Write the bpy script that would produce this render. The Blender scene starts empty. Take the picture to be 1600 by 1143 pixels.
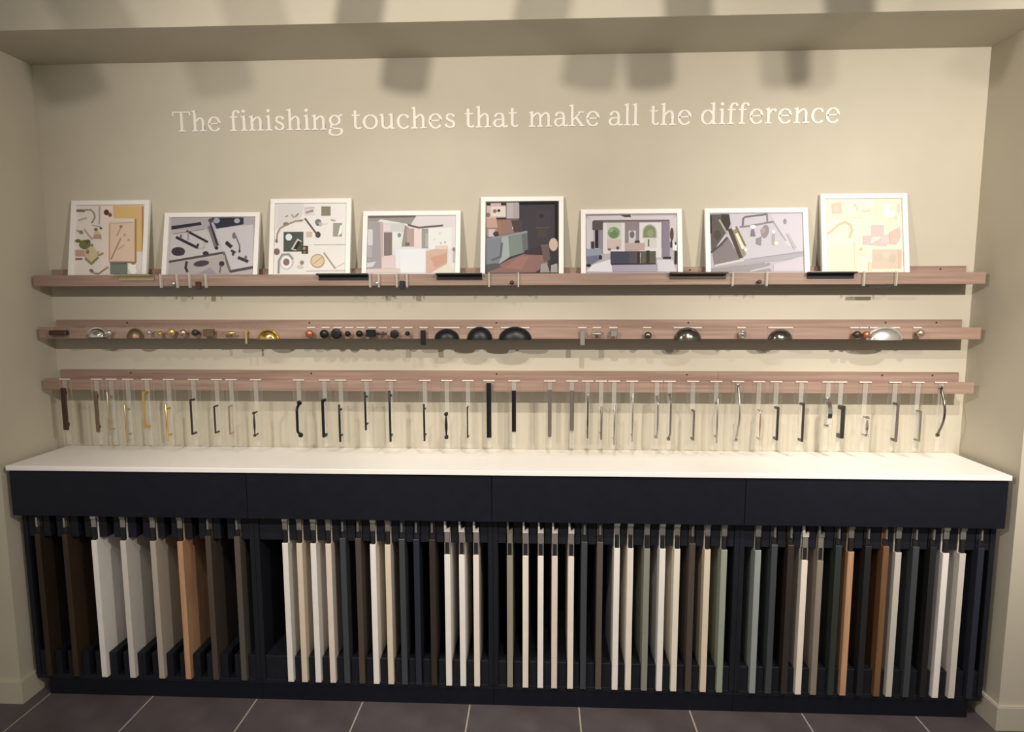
import bpy, bmesh, math, random
from mathutils import Vector, Matrix
random.seed(7)
sin, cos, PI = math.sin, math.cos, math.pi
scene = bpy.context.scene
COL = scene.collection

# ------------------------------------------------------------------ camera
def make_camera():
    f, yaw, pit, rol = 979.95, -0.0439, 0.1132, -0.0022
    cam = bpy.data.cameras.new('camera'); ob = bpy.data.objects.new('camera', cam)
    cam.sensor_fit = 'HORIZONTAL'; cam.sensor_width = 36.0; cam.lens = f / 1600 * 36.0
    cam.clip_start = 0.02
    fwd = Vector((sin(yaw) * cos(pit), cos(yaw) * cos(pit), -sin(pit)))
    R = Vector((cos(yaw), -sin(yaw), 0)); U = R.cross(fwd)
    r2 = cos(rol) * R + sin(rol) * U; u2 = -sin(rol) * R + cos(rol) * U
    M = Matrix((r2, u2, -fwd)).transposed().to_4x4()
    M.translation = Vector((0.1703, -2.4941, 1.5599))
    ob.matrix_world = M
    COL.objects.link(ob); scene.camera = ob
make_camera()

# ------------------------------------------------------------------ world, exposure
scene.view_settings.view_transform = 'Standard'
scene.view_settings.look = 'None'
scene.view_settings.gamma = 1.0
scene.view_settings.use_curve_mapping = False
scene.view_settings.exposure = 0.22
W = bpy.data.worlds.new('showroom'); scene.world = W; W.use_nodes = True
bg = W.node_tree.nodes['Background']
bg.inputs[0].default_value = (1.0, 0.92, 0.82, 1); bg.inputs[1].default_value = 0.36   # rest of the showroom, dim and even
LIGHT_COLOR = (1.0, 0.912, 0.815)
EN_NEAR = [12, 17, 15, 46, 18, 4, 60]      # watts of the seven heads on the front track, left to right
EN_FAR = [90, 100, 165]                     # the three on the rear track: right of the camera, left of it, far right

# ------------------------------------------------------------------ materials
def lin(c):
    if isinstance(c, str):
        c = [int(c[i:i+2], 16) / 255 for i in (1, 3, 5)]
    return [x / 12.92 if x <= 0.04045 else ((x + 0.055) / 1.055) ** 2.4 for x in c]
MATS = {}
def mat(name, col, rough=0.6, metal=0.0, var=0.06, scale=40.0, bump=0.0, stretch=None, coat=0.0, spec=0.5):
    if name in MATS: return MATS[name]
    m = bpy.data.materials.new(name); m.use_nodes = True
    nt = m.node_tree; b = nt.nodes['Principled BSDF']
    b.inputs['Roughness'].default_value = rough; b.inputs['Metallic'].default_value = metal
    b.inputs['Coat Weight'].default_value = coat
    b.inputs['Specular IOR Level'].default_value = spec
    tc = nt.nodes.new('ShaderNodeTexCoord'); mp = nt.nodes.new('ShaderNodeMapping')
    nt.links.new(tc.outputs['Object'], mp.inputs[0])
    if stretch: mp.inputs['Scale'].default_value = stretch
    nz = nt.nodes.new('ShaderNodeTexNoise'); nz.inputs['Scale'].default_value = scale; nz.inputs['Detail'].default_value = 4
    nt.links.new(mp.outputs[0], nz.inputs['Vector'])
    rp = nt.nodes.new('ShaderNodeValToRGB')
    rp.color_ramp.elements[0].position = 0.3; rp.color_ramp.elements[1].position = 0.7
    rp.color_ramp.elements[0].color = [max(0, c * (1 - var)) for c in col] + [1]
    rp.color_ramp.elements[1].color = [min(1, c * (1 + var)) for c in col] + [1]
    nt.links.new(nz.outputs['Fac'], rp.inputs[0]); nt.links.new(rp.outputs[0], b.inputs['Base Color'])
    if bump:
        bp = nt.nodes.new('ShaderNodeBump'); bp.inputs['Strength'].default_value = bump; bp.inputs['Distance'].default_value = 0.002
        nt.links.new(nz.outputs['Fac'], bp.inputs['Height']); nt.links.new(bp.outputs[0], b.inputs['Normal'])
    MATS[name] = m
    return m
def wood_mat(name, dark, light, scale):
    m = mat(name, light, 0.5, var=0.0)
    nt = m.node_tree
    rp = [n for n in nt.nodes if n.type == 'VALTORGB'][0]; nz = [n for n in nt.nodes if n.type == 'TEX_NOISE'][0]
    mp = [n for n in nt.nodes if n.type == 'MAPPING'][0]
    mp.inputs['Scale'].default_value = scale; nz.inputs['Scale'].default_value = 5.0; nz.inputs['Detail'].default_value = 6
    rp.color_ramp.elements[0].color = list(dark) + [1]; rp.color_ramp.elements[1].color = list(light) + [1]
    return m
def clear_mat(name, tint, mixf, diffuse=0.0):
    m = bpy.data.materials.new(name); m.use_nodes = True; nt = m.node_tree
    nt.nodes.remove(nt.nodes['Principled BSDF']); out = nt.nodes['Material Output']
    tr = nt.nodes.new('ShaderNodeBsdfTransparent'); tr.inputs[0].default_value = list(tint) + [1]
    gl = nt.nodes.new('ShaderNodeBsdfGlossy'); gl.inputs['Roughness'].default_value = 0.06
    lw = nt.nodes.new('ShaderNodeLayerWeight'); lw.inputs[0].default_value = 0.5
    pw = nt.nodes.new('ShaderNodeMath'); pw.operation = 'POWER'; pw.inputs[1].default_value = 5.0
    fr = nt.nodes.new('ShaderNodeMath'); fr.operation = 'MULTIPLY_ADD'; fr.inputs[1].default_value = 0.5; fr.inputs[2].default_value = 0.03
    nt.links.new(lw.outputs['Facing'], pw.inputs[0]); nt.links.new(pw.outputs[0], fr.inputs[0])
    nz = nt.nodes.new('ShaderNodeTexNoise'); nz.inputs['Scale'].default_value = 6.0
    mx = nt.nodes.new('ShaderNodeMixShader')
    nt.links.new(fr.outputs[0], mx.inputs[0]); nt.links.new(tr.outputs[0], mx.inputs[1]); nt.links.new(gl.outputs[0], mx.inputs[2])
    df = nt.nodes.new('ShaderNodeBsdfDiffuse'); df.inputs[0].default_value = (0.85, 0.83, 0.78, 1)
    m2 = nt.nodes.new('ShaderNodeMixShader')
    ma = nt.nodes.new('ShaderNodeMath'); ma.operation = 'MULTIPLY_ADD'; ma.inputs[1].default_value = 0.02; ma.inputs[2].default_value = diffuse
    nt.links.new(nz.outputs['Fac'], ma.inputs[0]); nt.links.new(ma.outputs[0], m2.inputs[0])
    nt.links.new(mx.outputs[0], m2.inputs[1]); nt.links.new(df.outputs[0], m2.inputs[2])
    nt.links.new(m2.outputs[0], out.inputs[0])
    MATS[name] = m
    return m
WALL = mat('wall_paint', (0.515, 0.478, 0.385), 0.85, var=0.02, scale=6, bump=0.03)
WHITE_TOP = mat('worktop_laminate', (0.88, 0.865, 0.82), 0.42, var=0.012, scale=25)
NAVY = mat('navy_lacquer', (0.0075, 0.009, 0.0155), 0.5, var=0.1, scale=30, spec=0.22)
NAVY2 = mat('navy_carcass', (0.0105, 0.012, 0.018), 0.55, var=0.12, scale=30, spec=0.25)
OAK = wood_mat('rail_oak', (0.215, 0.138, 0.104), (0.36, 0.248, 0.195), (0.5, 9, 14))
TILE = mat('slate_tile', (0.098, 0.083, 0.088), 0.5, var=0.28, scale=5, bump=0.08)
GROUT = mat('grout', (0.46, 0.40, 0.34), 0.9, var=0.1, scale=60)
SKIRT = mat('skirting_paint', (0.53, 0.49, 0.395), 0.5, var=0.02, scale=10)
CEIL = mat('ceiling_paint', (0.68, 0.65, 0.58), 0.9, var=0.02)
LETTER = mat('letter_white', (0.84, 0.80, 0.74), 0.6, var=0.01)
FRAME = mat('frame_white', (0.82, 0.80, 0.77), 0.5, var=0.02)
CARD = mat('backing_card', (0.42, 0.36, 0.28), 0.8, var=0.08)
GLINT = mat('edge_glint', (0.66, 0.56, 0.48), 0.5, var=0.03)  # painted glint: light caught by the acrylic's upper edge
ACR = clear_mat('acrylic_clear', (0.995, 0.995, 0.99), 0)
ACE = clear_mat('acrylic_edge_lit', (0.93, 0.93, 0.90), 0, 0.30)  # white diffuse mixed in to paint the light that cut edges catch
ACF = clear_mat('acrylic_rib_lit', (0.96, 0.96, 0.94), 0, 0.16)  # whitish diffuse paints the bright band down the hanger
LAMPM = mat('lamp_housing', (0.02, 0.02, 0.02), 0.45, var=0.1)
FIN = {
 'black': mat('black_metal', (0.006, 0.006, 0.0065), 0.4, 0.0, 0.1, spec=0.3),
 'dark_brown': mat('dark_brown_wood', (0.045, 0.018, 0.011), 0.5, 0.0, 0.2, 60),
 'bronze': mat('bronze_metal', (0.20, 0.14, 0.085), 0.42, 0.7, 0.1),
 'dark_bronze': mat('dark_bronze_metal', (0.055, 0.040, 0.028), 0.4, 0.6, 0.1),
 'pale_brass': mat('pale_brass_metal', (0.55, 0.45, 0.27), 0.35, 0.8, 0.06),
 'brass': mat('brass_metal', (0.72, 0.52, 0.20), 0.32, 0.85, 0.06),
 'gold': mat('gold_metal', (0.86, 0.62, 0.20), 0.14, 1.0, 0.04),
 'steel': mat('brushed_steel', (0.40, 0.37, 0.33), 0.36, 0.9, 0.05),
 'pewter': mat('pewter_metal', (0.22, 0.19, 0.165), 0.45, 0.75, 0.1, 150, 0.2),
 'chrome': mat('chrome_metal', (0.72, 0.70, 0.68), 0.10, 1.0, 0.02),
 'dark_chrome': mat('dark_chrome_metal', (0.16, 0.145, 0.125), 0.2, 0.95, 0.05),
 'rose': mat('rose_metal', (0.60, 0.42, 0.34), 0.3, 0.9, 0.05),
 'copper': mat('copper_metal', (0.42, 0.15, 0.08), 0.4, 0.7, 0.08),
 'silver': mat('silver_metal', (0.62, 0.60, 0.56), 0.3, 0.85, 0.04),
}
SLOT = mat('slot_black', (0.008, 0.008, 0.008), 0.6, var=0.1)
CLIPG = mat('clip_grey', (0.30, 0.28, 0.25), 0.4, 0.5, 0.05)
CLIPW = mat('clip_white', (0.78, 0.76, 0.70), 0.35, 0.2, 0.03)

# ------------------------------------------------------------------ mesh helpers
class MB:
    def __init__(s): s.v = []; s.f = []; s.m = []; s.sm = []
    def add(s, vs, fs, mi=0, smooth=False):
        o = len(s.v); s.v += [tuple(v) for v in vs]
        for f in fs: s.f.append([o + i for i in f]); s.m.append(mi); s.sm.append(smooth)
        return s
    def box(s, x0, x1, y0, y1, z0, z1, b=0.0, mi=0, side=None):
        """chamfered box; side = material index for the faces other than front/back"""
        if b <= 0:
            vs = [(x, y, z) for x in (x0, x1) for y in (y0, y1) for z in (z0, z1)]
            q = [(0,1,3,2),(4,6,7,5),(0,4,5,1),(2,3,7,6),(0,2,6,4),(1,5,7,3)]
            if side is None: return s.add(vs, q, mi)
            s.add(vs, [q[2], q[3]], mi); return s.add(vs, [q[0], q[1], q[4], q[5]], side)
        c = ((x0 + x1) / 2, (y0 + y1) / 2, (z0 + z1) / 2); h = ((x1 - x0) / 2, (y1 - y0) / 2, (z1 - z0) / 2)
        b = min(b, min(h) * 0.9)
        vs = []; idx = {}
        for sx in (-1, 1):
            for sy in (-1, 1):
                for sz in (-1, 1):
                    for a in range(3):
                        d = [h[0] - b, h[1] - b, h[2] - b]; d[a] = h[a]
                        idx[(sx, sy, sz, a)] = len(vs)
                        vs.append((c[0] + sx * d[0], c[1] + sy * d[1], c[2] + sz * d[2]))
        fs = []
        for a in range(3):
            p, q = [(1, 2), (2, 0), (0, 1)][a]
            for sg in (-1, 1):
                ring = []
                for (u, w) in ((-1, -1), (1, -1), (1, 1), (-1, 1)):
                    k = [0, 0, 0]; k[a] = sg; k[p] = u; k[q] = w; ring.append(idx[(k[0], k[1], k[2], a)])
                fs.append(ring if sg > 0 else ring[::-1])
        for a in range(3):
            p, q = [(1, 2), (2, 0), (0, 1)][a]
            for u in (-1, 1):
                for w in (-1, 1):
                    r = []
                    for sg, ax in ((-1, p), (1, p), (1, q), (-1, q)):
                        k = [0, 0, 0]; k[a] = sg; k[p] = u; k[q] = w; r.append(idx[(k[0], k[1], k[2], ax)])
                    fs.append(r if u * w > 0 else r[::-1])
        for sx in (-1, 1):
            for sy in (-1, 1):
                for sz in (-1, 1):
                    r = [idx[(sx, sy, sz, a)] for a in range(3)]
                    fs.append(r if sx * sy * sz > 0 else r[::-1])
        return s.add(vs, fs, mi)
    def lathe(s, prof, n=16, mi=0, axis='z', o=(0, 0, 0)):
        """prof: list of (r, h); axis z (up) or y (towards the viewer, -Y)"""
        vs = []
        for r, h in prof:
            for k in range(n):
                a = 2 * PI * k / n
                if axis == 'z': vs.append((o[0] + r * cos(a), o[1] + r * sin(a), o[2] + h))
                elif axis == 'y': vs.append((o[0] + r * cos(a), o[1] - h, o[2] + r * sin(a)))
                else: vs.append((o[0] + h, o[1] + r * cos(a), o[2] + r * sin(a)))
        fs = []
        for i in range(len(prof) - 1):
            for k in range(n):
                k2 = (k + 1) % n; fs.append((i * n + k, i * n + k2, (i + 1) * n + k2, (i + 1) * n + k))
        fs.append(list(range(n))[::-1]); L = (len(prof) - 1) * n; fs.append([L + k for k in range(n)])
        return s.add(vs, fs, mi, True)
    def tube(s, pts, rad, n=10, mi=0, flat=1.0):
        """tube along pts; rad scalar or list; flat squashes the section along its second axis"""
        P = [Vector(p) for p in pts]; R = rad if isinstance(rad, (list, tuple)) else [rad] * len(P)
        vs = []
        for i, p in enumerate(P):
            t = (P[min(i + 1, len(P) - 1)] - P[max(i - 1, 0)]).normalized()
            up = Vector((1, 0, 0)) if abs(t.x) < 0.8 else Vector((0, 0, 1))
            a = (up - t * up.dot(t)).normalized(); b = t.cross(a)
            for k in range(n):
                an = 2 * PI * (k + 0.5) / n
                vs.append(p + a * cos(an) * R[i] + b * sin(an) * R[i] * flat)
        fs = []
        for i in range(len(P) - 1):
            for k in range(n):
                k2 = (k + 1) % n; fs.append((i * n + k, (i + 1) * n + k, (i + 1) * n + k2, i * n + k2))
        fs.append(list(range(n))); L = (len(P) - 1) * n; fs.append([L + k for k in range(n)][::-1])
        return s.add(vs, fs, mi, n > 4)
    def prism(s, poly, y0, y1, mi=0):
        """poly in xz, extruded along y"""
        n = len(poly)
        vs = [(x, y0, z) for x, z in poly] + [(x, y1, z) for x, z in poly]
        fs = [list(range(n)), [n + i for i in range(n)][::-1]] + [(i, n + i, n + (i + 1) % n, (i + 1) % n) for i in range(n)]
        return s.add(vs, fs, mi)
    def xprism(s, poly, x0, x1, mi=0):
        """poly in yz, extruded along x"""
        n = len(poly)
        vs = [(x0, y, z) for y, z in poly] + [(x1, y, z) for y, z in poly]
        fs = [list(range(n)), [n + i for i in range(n)][::-1]] + [(i, n + i, n + (i + 1) % n, (i + 1) % n) for i in range(n)]
        return s.add(vs, fs, mi)
    def build(s, name, mats, parent=None, fix=True):
        me = bpy.data.meshes.new(name); me.from_pydata(s.v, [], s.f); me.update()
        for mm in (mats if isinstance(mats, (list, tuple)) else [mats]): me.materials.append(mm)
        me.polygons.foreach_set('material_index', s.m); me.polygons.foreach_set('use_smooth', s.sm)
        if fix:
            bm = bmesh.new(); bm.from_mesh(me); bmesh.ops.recalc_face_normals(bm, faces=bm.faces); bm.to_mesh(me); bm.free()
        o = bpy.data.objects.new(name, me); COL.objects.link(o)
        if parent: o.parent = parent
        return o
def box(name, m, x0, x1, y0, y1, z0, z1, parent=None, b=0.0):
    return MB().box(x0, x1, y0, y1, z0, z1, b).build(name, m, parent)
def tag(o, label=None, cat=None, group=None, kind=None):
    if label: o['label'] = label
    if cat: o['category'] = cat
    if group: o['group'] = group
    if kind: o['kind'] = kind
    return o
def thing(name, loc, label, cat, group=None):
    o = bpy.data.objects.new(name, None); o.empty_display_size = 0.05; o.location = loc; COL.objects.link(o)
    return tag(o, label, cat, group)
ORD = ('first second third fourth fifth sixth seventh eighth ninth tenth eleventh twelfth thirteenth fourteenth fifteenth sixteenth '
       'seventeenth eighteenth nineteenth twentieth').split()
def ordw(i, n):
    """place in a row of n: counted from the nearer end"""
    if i == 0: return 'leftmost'
    if i == n - 1: return 'rightmost'
    if i < (n + 1) // 2: return ORD[i] + ' from left'
    return ORD[n - 1 - i] + ' from right'

# ------------------------------------------------------------------ the setting
XL, XR, ZC, YA = -1.8228, 1.8253, 2.459, -0.3148      # alcove side walls, soffit, front plane
ZR = 2.80                                             # showroom ceiling
def structure(o): o['kind'] = 'structure'; return o
structure(box('wall_back', WALL, -3.6, 3.6, 0.0, 0.12, -0.02, ZR + 0.02))
structure(box('wall_left', WALL, -3.6, XL, YA, -0.0005, 0.0, ZC - 0.0005))
structure(box('wall_right', WALL, XR, 3.6, YA, -0.0005, 0.0, ZC - 0.0005))
structure(box('wall_header', WALL, -3.6, 3.6, YA, -0.0005, ZC, ZR))
structure(box('ceiling', CEIL, -3.6, 3.6, -4.6, 0.1, ZR + 0.001, ZR + 0.08))
fl = structure(box('floor', GROUT, -3.6, 3.6, -4.6, 0.1, -0.06, -0.0018))
TP, GX = 0.4162, 0.0030
kx0 = -5
tile_mesh = None
for ix in range(-5, 13):
    for iy in range(0, 6):
        xa = -1.7568 + TP * ix + GX; ya = -4.52 + 0.8 * iy
        if xa + TP > 3.6 or xa < -3.6: continue
        y1 = min(ya + 0.8 - 2 * GX, -0.006) if iy == 5 else ya + 0.8 - 2 * GX
        mb = MB().box(0, TP - 2 * GX, 0, y1 - ya, -0.008, 0.0, 0.0012)
        if iy < 5:
            if tile_mesh is None:
                t = mb.build('tile', TILE, fl); tile_mesh = t.data
            else:
                t = bpy.data.objects.new('tile', tile_mesh); COL.objects.link(t); t.parent = fl
        else: t = mb.build('tile', TILE, fl)
        t.location = (xa, ya, 0)
def baseboard(name, sgn, xw):
    h, t = 0.0905, 0.0135
    mb = MB()
    xin = xw - sgn * t                                 # inner face towards the alcove
    far = sgn * 3.6
    prof = lambda a, b: (min(a, b), max(a, b))
    a, b = prof(xin, far)
    mb.box(a, b, YA - t, YA - 0.0003, 0.0002, h - 0.004, 0)
    a, b = prof(xin, xw - sgn * 0.0003)
    mb.box(a, b, YA - 0.0003, -0.002, 0.0002, h - 0.004, 0)
    # eased top edge
    a, b = prof(xin + sgn * 0.003, far)
    mb.box(a, b, YA - t + 0.003, YA - 0.0003, h - 0.004, h, 0)
    a, b = prof(xin + sgn * 0.003, xw - sgn * 0.0003)
    mb.box(a, b, YA - 0.0003, -0.002, h - 0.004, h, 0)
    structure(mb.build(name, SKIRT))
baseboard('baseboard_left', -1, XL); baseboard('baseboard_right', 1, XR)

# ------------------------------------------------------------------ worktop and rack units
ZT = 0.9361
wt = MB().box(-1.8, 1.8, -0.3189, -0.001, ZT - 0.018, ZT, 0.0018).build('worktop', WHITE_TOP)
tag(wt, 'long white laminate worktop over the navy sample racks', 'worktop')

PCOL = {  # sample panel finishes (linear albedo)
 'dkbrown': ('dark_brown_oak', (0.030, 0.019, 0.011), 1), 'brown2': ('brown_oak', (0.040, 0.025, 0.013), 1),
 'white': ('panel_white', (0.86, 0.83, 0.79), 0), 'pale': ('panel_pale_grey', (0.66, 0.62, 0.57), 0),
 'stone': ('panel_stone', (0.46, 0.41, 0.35), 0), 'tan': ('panel_tan_oak', (0.52, 0.30, 0.17), 1),
 'taupe': ('panel_dark_taupe', (0.075, 0.060, 0.048), 0), 'taupe2': ('panel_taupe_grey', (0.10, 0.088, 0.075), 0),
 'cream': ('panel_cream', (0.72, 0.63, 0.49), 0), 'pinkish': ('panel_blush', (0.76, 0.67, 0.59), 0),
 'navy': ('panel_navy', (0.020, 0.024, 0.040), 0), 'slate': ('panel_slate', (0.050, 0.056, 0.064), 0),
 'choc': ('panel_chocolate', (0.035, 0.026, 0.021), 0), 'olive': ('panel_olive_grey', (0.30, 0.285, 0.23), 0),
 'ivory': ('panel_ivory', (0.84, 0.77, 0.67), 0), 'sagegrey': ('panel_sage_grey', (0.26, 0.265, 0.225), 0),
 'sage': ('panel_sage_green', (0.30, 0.335, 0.27), 0), 'bluegrey': ('panel_blue_grey', (0.29, 0.32, 0.32), 0),
 'mushroom': ('panel_mushroom', (0.27, 0.23, 0.19), 0), 'green': ('panel_dark_green', (0.028, 0.038, 0.032), 0),
 'walnut': ('panel_walnut', (0.19, 0.095, 0.042), 1), 'ltgrey': ('panel_light_grey', (0.55, 0.53, 0.47), 0),
 'black': ('panel_black', (0.016, 0.016, 0.017), 0),
}
def pmat(k):
    n, c, w = PCOL[k]
    if n in MATS: return MATS[n]
    if w: return wood_mat(n, [x * 0.72 for x in c], [x * 1.15 for x in c], (14, 6, 0.8))
    return mat(n, c, 0.45, var=0.03, scale=20)
WORDS = {'dkbrown': 'near-black brown oak', 'brown2': 'dark brown oak', 'white': 'white', 'pale': 'pale grey', 'stone': 'stone grey',
 'tan': 'tan oak', 'taupe': 'dark taupe', 'taupe2': 'charcoal taupe', 'cream': 'cream', 'pinkish': 'blush beige', 'navy': 'navy blue',
 'slate': 'dark slate', 'choc': 'chocolate black', 'olive': 'olive grey', 'ivory': 'ivory', 'sagegrey': 'sage grey', 'sage': 'sage green',
 'bluegrey': 'blue grey', 'mushroom': 'mushroom taupe', 'green': 'dark green', 'walnut': 'walnut brown', 'ltgrey': 'light grey', 'black': 'black'}
UNITS = [
 [(-1.737,'dkbrown','C'),(-1.629,'brown2','C'),(-1.516,'white','A'),(-1.403,'pale','A'),(-1.287,'stone','A'),(-1.182,'tan','A'),(-1.073,'taupe','C'),(-0.962,'taupe2','C')],
 [(-0.779,'white','A'),(-0.725,'cream','A'),(-0.672,'white','A'),(-0.615,'pinkish','A'),(-0.56,'slate','C'),(-0.502,'taupe','C'),(-0.447,'white','A'),(-0.391,'cream','A'),(-0.338,'slate','C'),(-0.284,'navy','C'),(-0.225,'choc','C'),(-0.169,'white','B'),(-0.115,'white','B'),(-0.062,'ivory','B')],
 [(0.063,'olive','B'),(0.121,'ivory','B'),(0.177,'white','B'),(0.229,'pinkish','B'),(0.289,'ivory','B'),(0.337,'slate','C'),(0.394,'taupe2','C'),(0.456,'white','A'),(0.505,'ivory','A'),(0.565,'sagegrey','A'),(0.621,'white','A'),(0.674,'ivory','A'),(0.728,'taupe','C'),(0.783,'cream','A'),(0.843,'sage','A')],
 [(0.964,'bluegrey','A'),(1.022,'slate','C'),(1.08,'choc','C'),(1.131,'ivory','B'),(1.186,'mushroom','B'),(1.249,'green','C'),(1.293,'tan','A'),(1.353,'black','C'),(1.415,'walnut','C'),(1.459,'ltgrey','A'),(1.52,'slate','C'),(1.58,'black','C'),(1.625,'white','A'),(1.683,'pale','A'),(1.746,'navy','C')],
]
UNAME = ['far left', 'left-centre', 'right-centre', 'far right']
YF = -0.2625
for ui, items in enumerate(UNITS):
    x0 = -1.8 + 0.9 * ui; x1 = x0 + 0.9; xc = (x0 + x1) / 2
    u = thing('rack_unit', (xc, -0.16, 0), 'navy base rack unit with slotted rails holding sample panels, ' +
              ['at the left wall', 'second from the left wall', 'second from the right wall', 'at the right wall'][ui], 'cabinet', 'navy sample rack units')
    def P(name, m, a, b, y0, y1, z0, z1, bev=0.0008):
        return box(name, m, a - xc, b - xc, y0 + 0.16, y1 + 0.16, z0, z1, u, bev)
    g = 0.0008
    P('drawer_front', NAVY, x0 + g + (0.003 if ui == 0 else 0), x1 - g - (0.003 if ui == 3 else 0), -0.309, -0.291, 0.7437, ZT - 0.0225, 0.0012)
    for a in (x0 + 0.0004, x1 - 0.0184): P('side_panel', NAVY2, a, a + 0.018, YF - 0.004, -0.012, 0.0845, ZT - 0.0185)
    P('back_panel', NAVY2, x0 + 0.0004, x1 - 0.0004, -0.0115, -0.003, 0.0845, ZT - 0.0185)
    P('base_board', NAVY2, x0 + 0.0004, x1 - 0.0004, YF, -0.003, 0.066, 0.084)
    pa = x0 + (0.045 if ui == 0 else 0.0004); pb = x1 - (0.045 if ui == 3 else 0.0004)
    P('plinth', NAVY, pa, pb, YF + 0.002, YF + 0.02, 0.0, 0.0655)
    P('top_rail', NAVY2, x0 + 0.0188, x1 - 0.0188, -0.2905, -0.03, 0.748, 0.766)
    slots = [i[0] for i in items]
    if ui == 0:
        s2 = []
        for k, s in enumerate(slots):
            s2.append(s)
            s2.append((s + slots[k + 1]) / 2 if k + 1 < len(slots) else s + 0.0455)
        slots = s2[:-1]
    edges = [x0 + 0.0186 - 0.0135] + slots + [x1 - 0.0186 + 0.0135]
    for k in range(len(edges) - 1):
        a = edges[k] + 0.0135; b = edges[k + 1] - 0.0135
        if b - a < 0.004: continue
        P('spacer_block', NAVY2, a, b, YF + 0.001, -0.0125, 0.0842, 0.180, 0.001)
        P('guide_block', NAVY2, a, b, YF + 0.001, -0.10, 0.645, 0.7478, 0.001)
    # the sample doors
    for k, (x, ck, ty) in enumerate(items):
        pm = pmat(ck)
        d = thing('sample_panel', (x, -0.16, 0.0845), '%s sample panel standing in the %s rack unit, %s' % (WORDS[ck], UNAME[ui], ordw(k, len(items))),
                  'sample panel', 'sample panels in the navy racks')
        zb = {'A': 0.638, 'B': 0.603, 'C': 0.66}[ty] - 0.0845; zt = 0.7335 - 0.0845; hw = 0.0105; yf = -0.277 + 0.16
        notch = 0.015; zk = zt if ty != 'B' else 0.6905 - 0.0845
        mb = MB()
        poly = [(yf, 0.0015), (yf + 0.0015, 0), (0.13, 0), (0.13, zk), (yf + notch, zk), (yf + notch, zb), (yf + 0.0008, zb), (yf, zb - 0.001)]
        mb.xprism(poly, -hw, hw); mb.build('panel', pm, d)
        n0, n1 = yf + 0.0005, yf + notch - 0.0006
        if ty == 'A':
            MB().box(-hw, hw, n0, n1, zt - 0.012, zt - 0.0005, 0.0015).build('clip_cap', CLIPG if ck not in ('white', 'ivory') else CLIPW, d)
            cp = MB().box(-hw + 0.001, hw - 0.001, n0 + 0.004, n1, zt - 0.045, zt - 0.0125, 0.0008).build('clip_plate', FIN['silver'], d)
            MB().box(-hw + 0.003, hw - 0.003, n0 + 0.002, n1, zb + 0.0008, zt - 0.0455, 0.0008).build('slot', SLOT, cp)
        elif ty == 'B':
            h = MB(); h.prism([(-hw, 0.6911 - 0.0845), (hw, 0.6911 - 0.0845), (hw, 0.7085 - 0.0845), (hw - 0.004, 0.703 - 0.0845), (-hw + 0.008, 0.7 - 0.0845), (-hw + 0.006, zt - 0.002), (-hw, zt - 0.002)], n0, n1)
            h.build('hook', CLIPW if ck != 'olive' and ck != 'mushroom' else CLIPG, d)
            cp = MB().box(-hw + 0.001, hw - 0.001, n0 + 0.002, n1, 0.6495 - 0.0845, 0.6905 - 0.0845, 0.0008).build('clip_plate', CLIPG, d)
            for sx in (-1, 1):
                MB().box(sx * hw - 0.0018 - sx * 0.0018, sx * hw + 0.0018 - sx * 0.0018, n0 + 0.002, n1, zb + 0.0006, 0.649 - 0.0845, 0.0005).build('clip_arm', CLIPG, d)
            MB().box(-hw + 0.0042, hw - 0.0042, n0 + 0.005, n1, zb + 0.0006, 0.649 - 0.0845, 0.0005).build('slot', SLOT, cp)
        else:
            MB().box(-0.0035, 0.0035, n0, n1, 0.6862 - 0.0845, 0.7255 - 0.0845, 0.001).build('clip_tab', FIN['silver'], d)
            MB().box(-0.008, 0.008, n0 + 0.006, n1, zb + 0.001, 0.685 - 0.0845, 0.0008).build('slot', SLOT, d)

# ------------------------------------------------------------------ picture rails
RAILS = [(1.595, -1.803, 1.798, 'topmost'), (1.392, -1.799, 1.797, 'middle'), (1.188, -1.797, 1.788, 'lowest')]
LIPF = -0.110
for ri, (zb, xa, xb, nm) in enumerate(RAILS):
    r = thing('picture_rail', (0, 0, zb), '%s of three long brown oak picture rails on the wall, %s' % (nm, ['carrying the framed pictures', 'carrying knobs and cup pulls', 'hung with clear handle hangers'][ri]), 'shelf', 'brown oak picture rails')
    for a, b in (((-1.798, 1.786),) if ri != 2 else ((-1.798, 0.872), (0.8724, 1.790))):
        box('back_plate', OAK, a, b, -0.018, -0.0006, 0.0, 0.0695, r, 0.001)
    box('shelf_board', OAK, xa + 0.001, xb - 0.001, -0.0935, -0.0182, 0.0, 0.0125, r, 0.0006)
    box('front_lip', OAK, xa, xb, LIPF, -0.0937, 0.0, 0.0437, r, 0.0012)
    for sx in (-1.5, -0.75, 0.0, 0.75, 1.5, 1.69):
        MB().lathe([(0.0001, 0), (0.0036, 0.0002), (0.0034, 0.0009), (0.0014, 0.0009), (0.0013, 0.0004)], 10, 0, 'y', (sx, -0.0181, 0.058)).build('screw', FIN['dark_bronze'], r)

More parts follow.
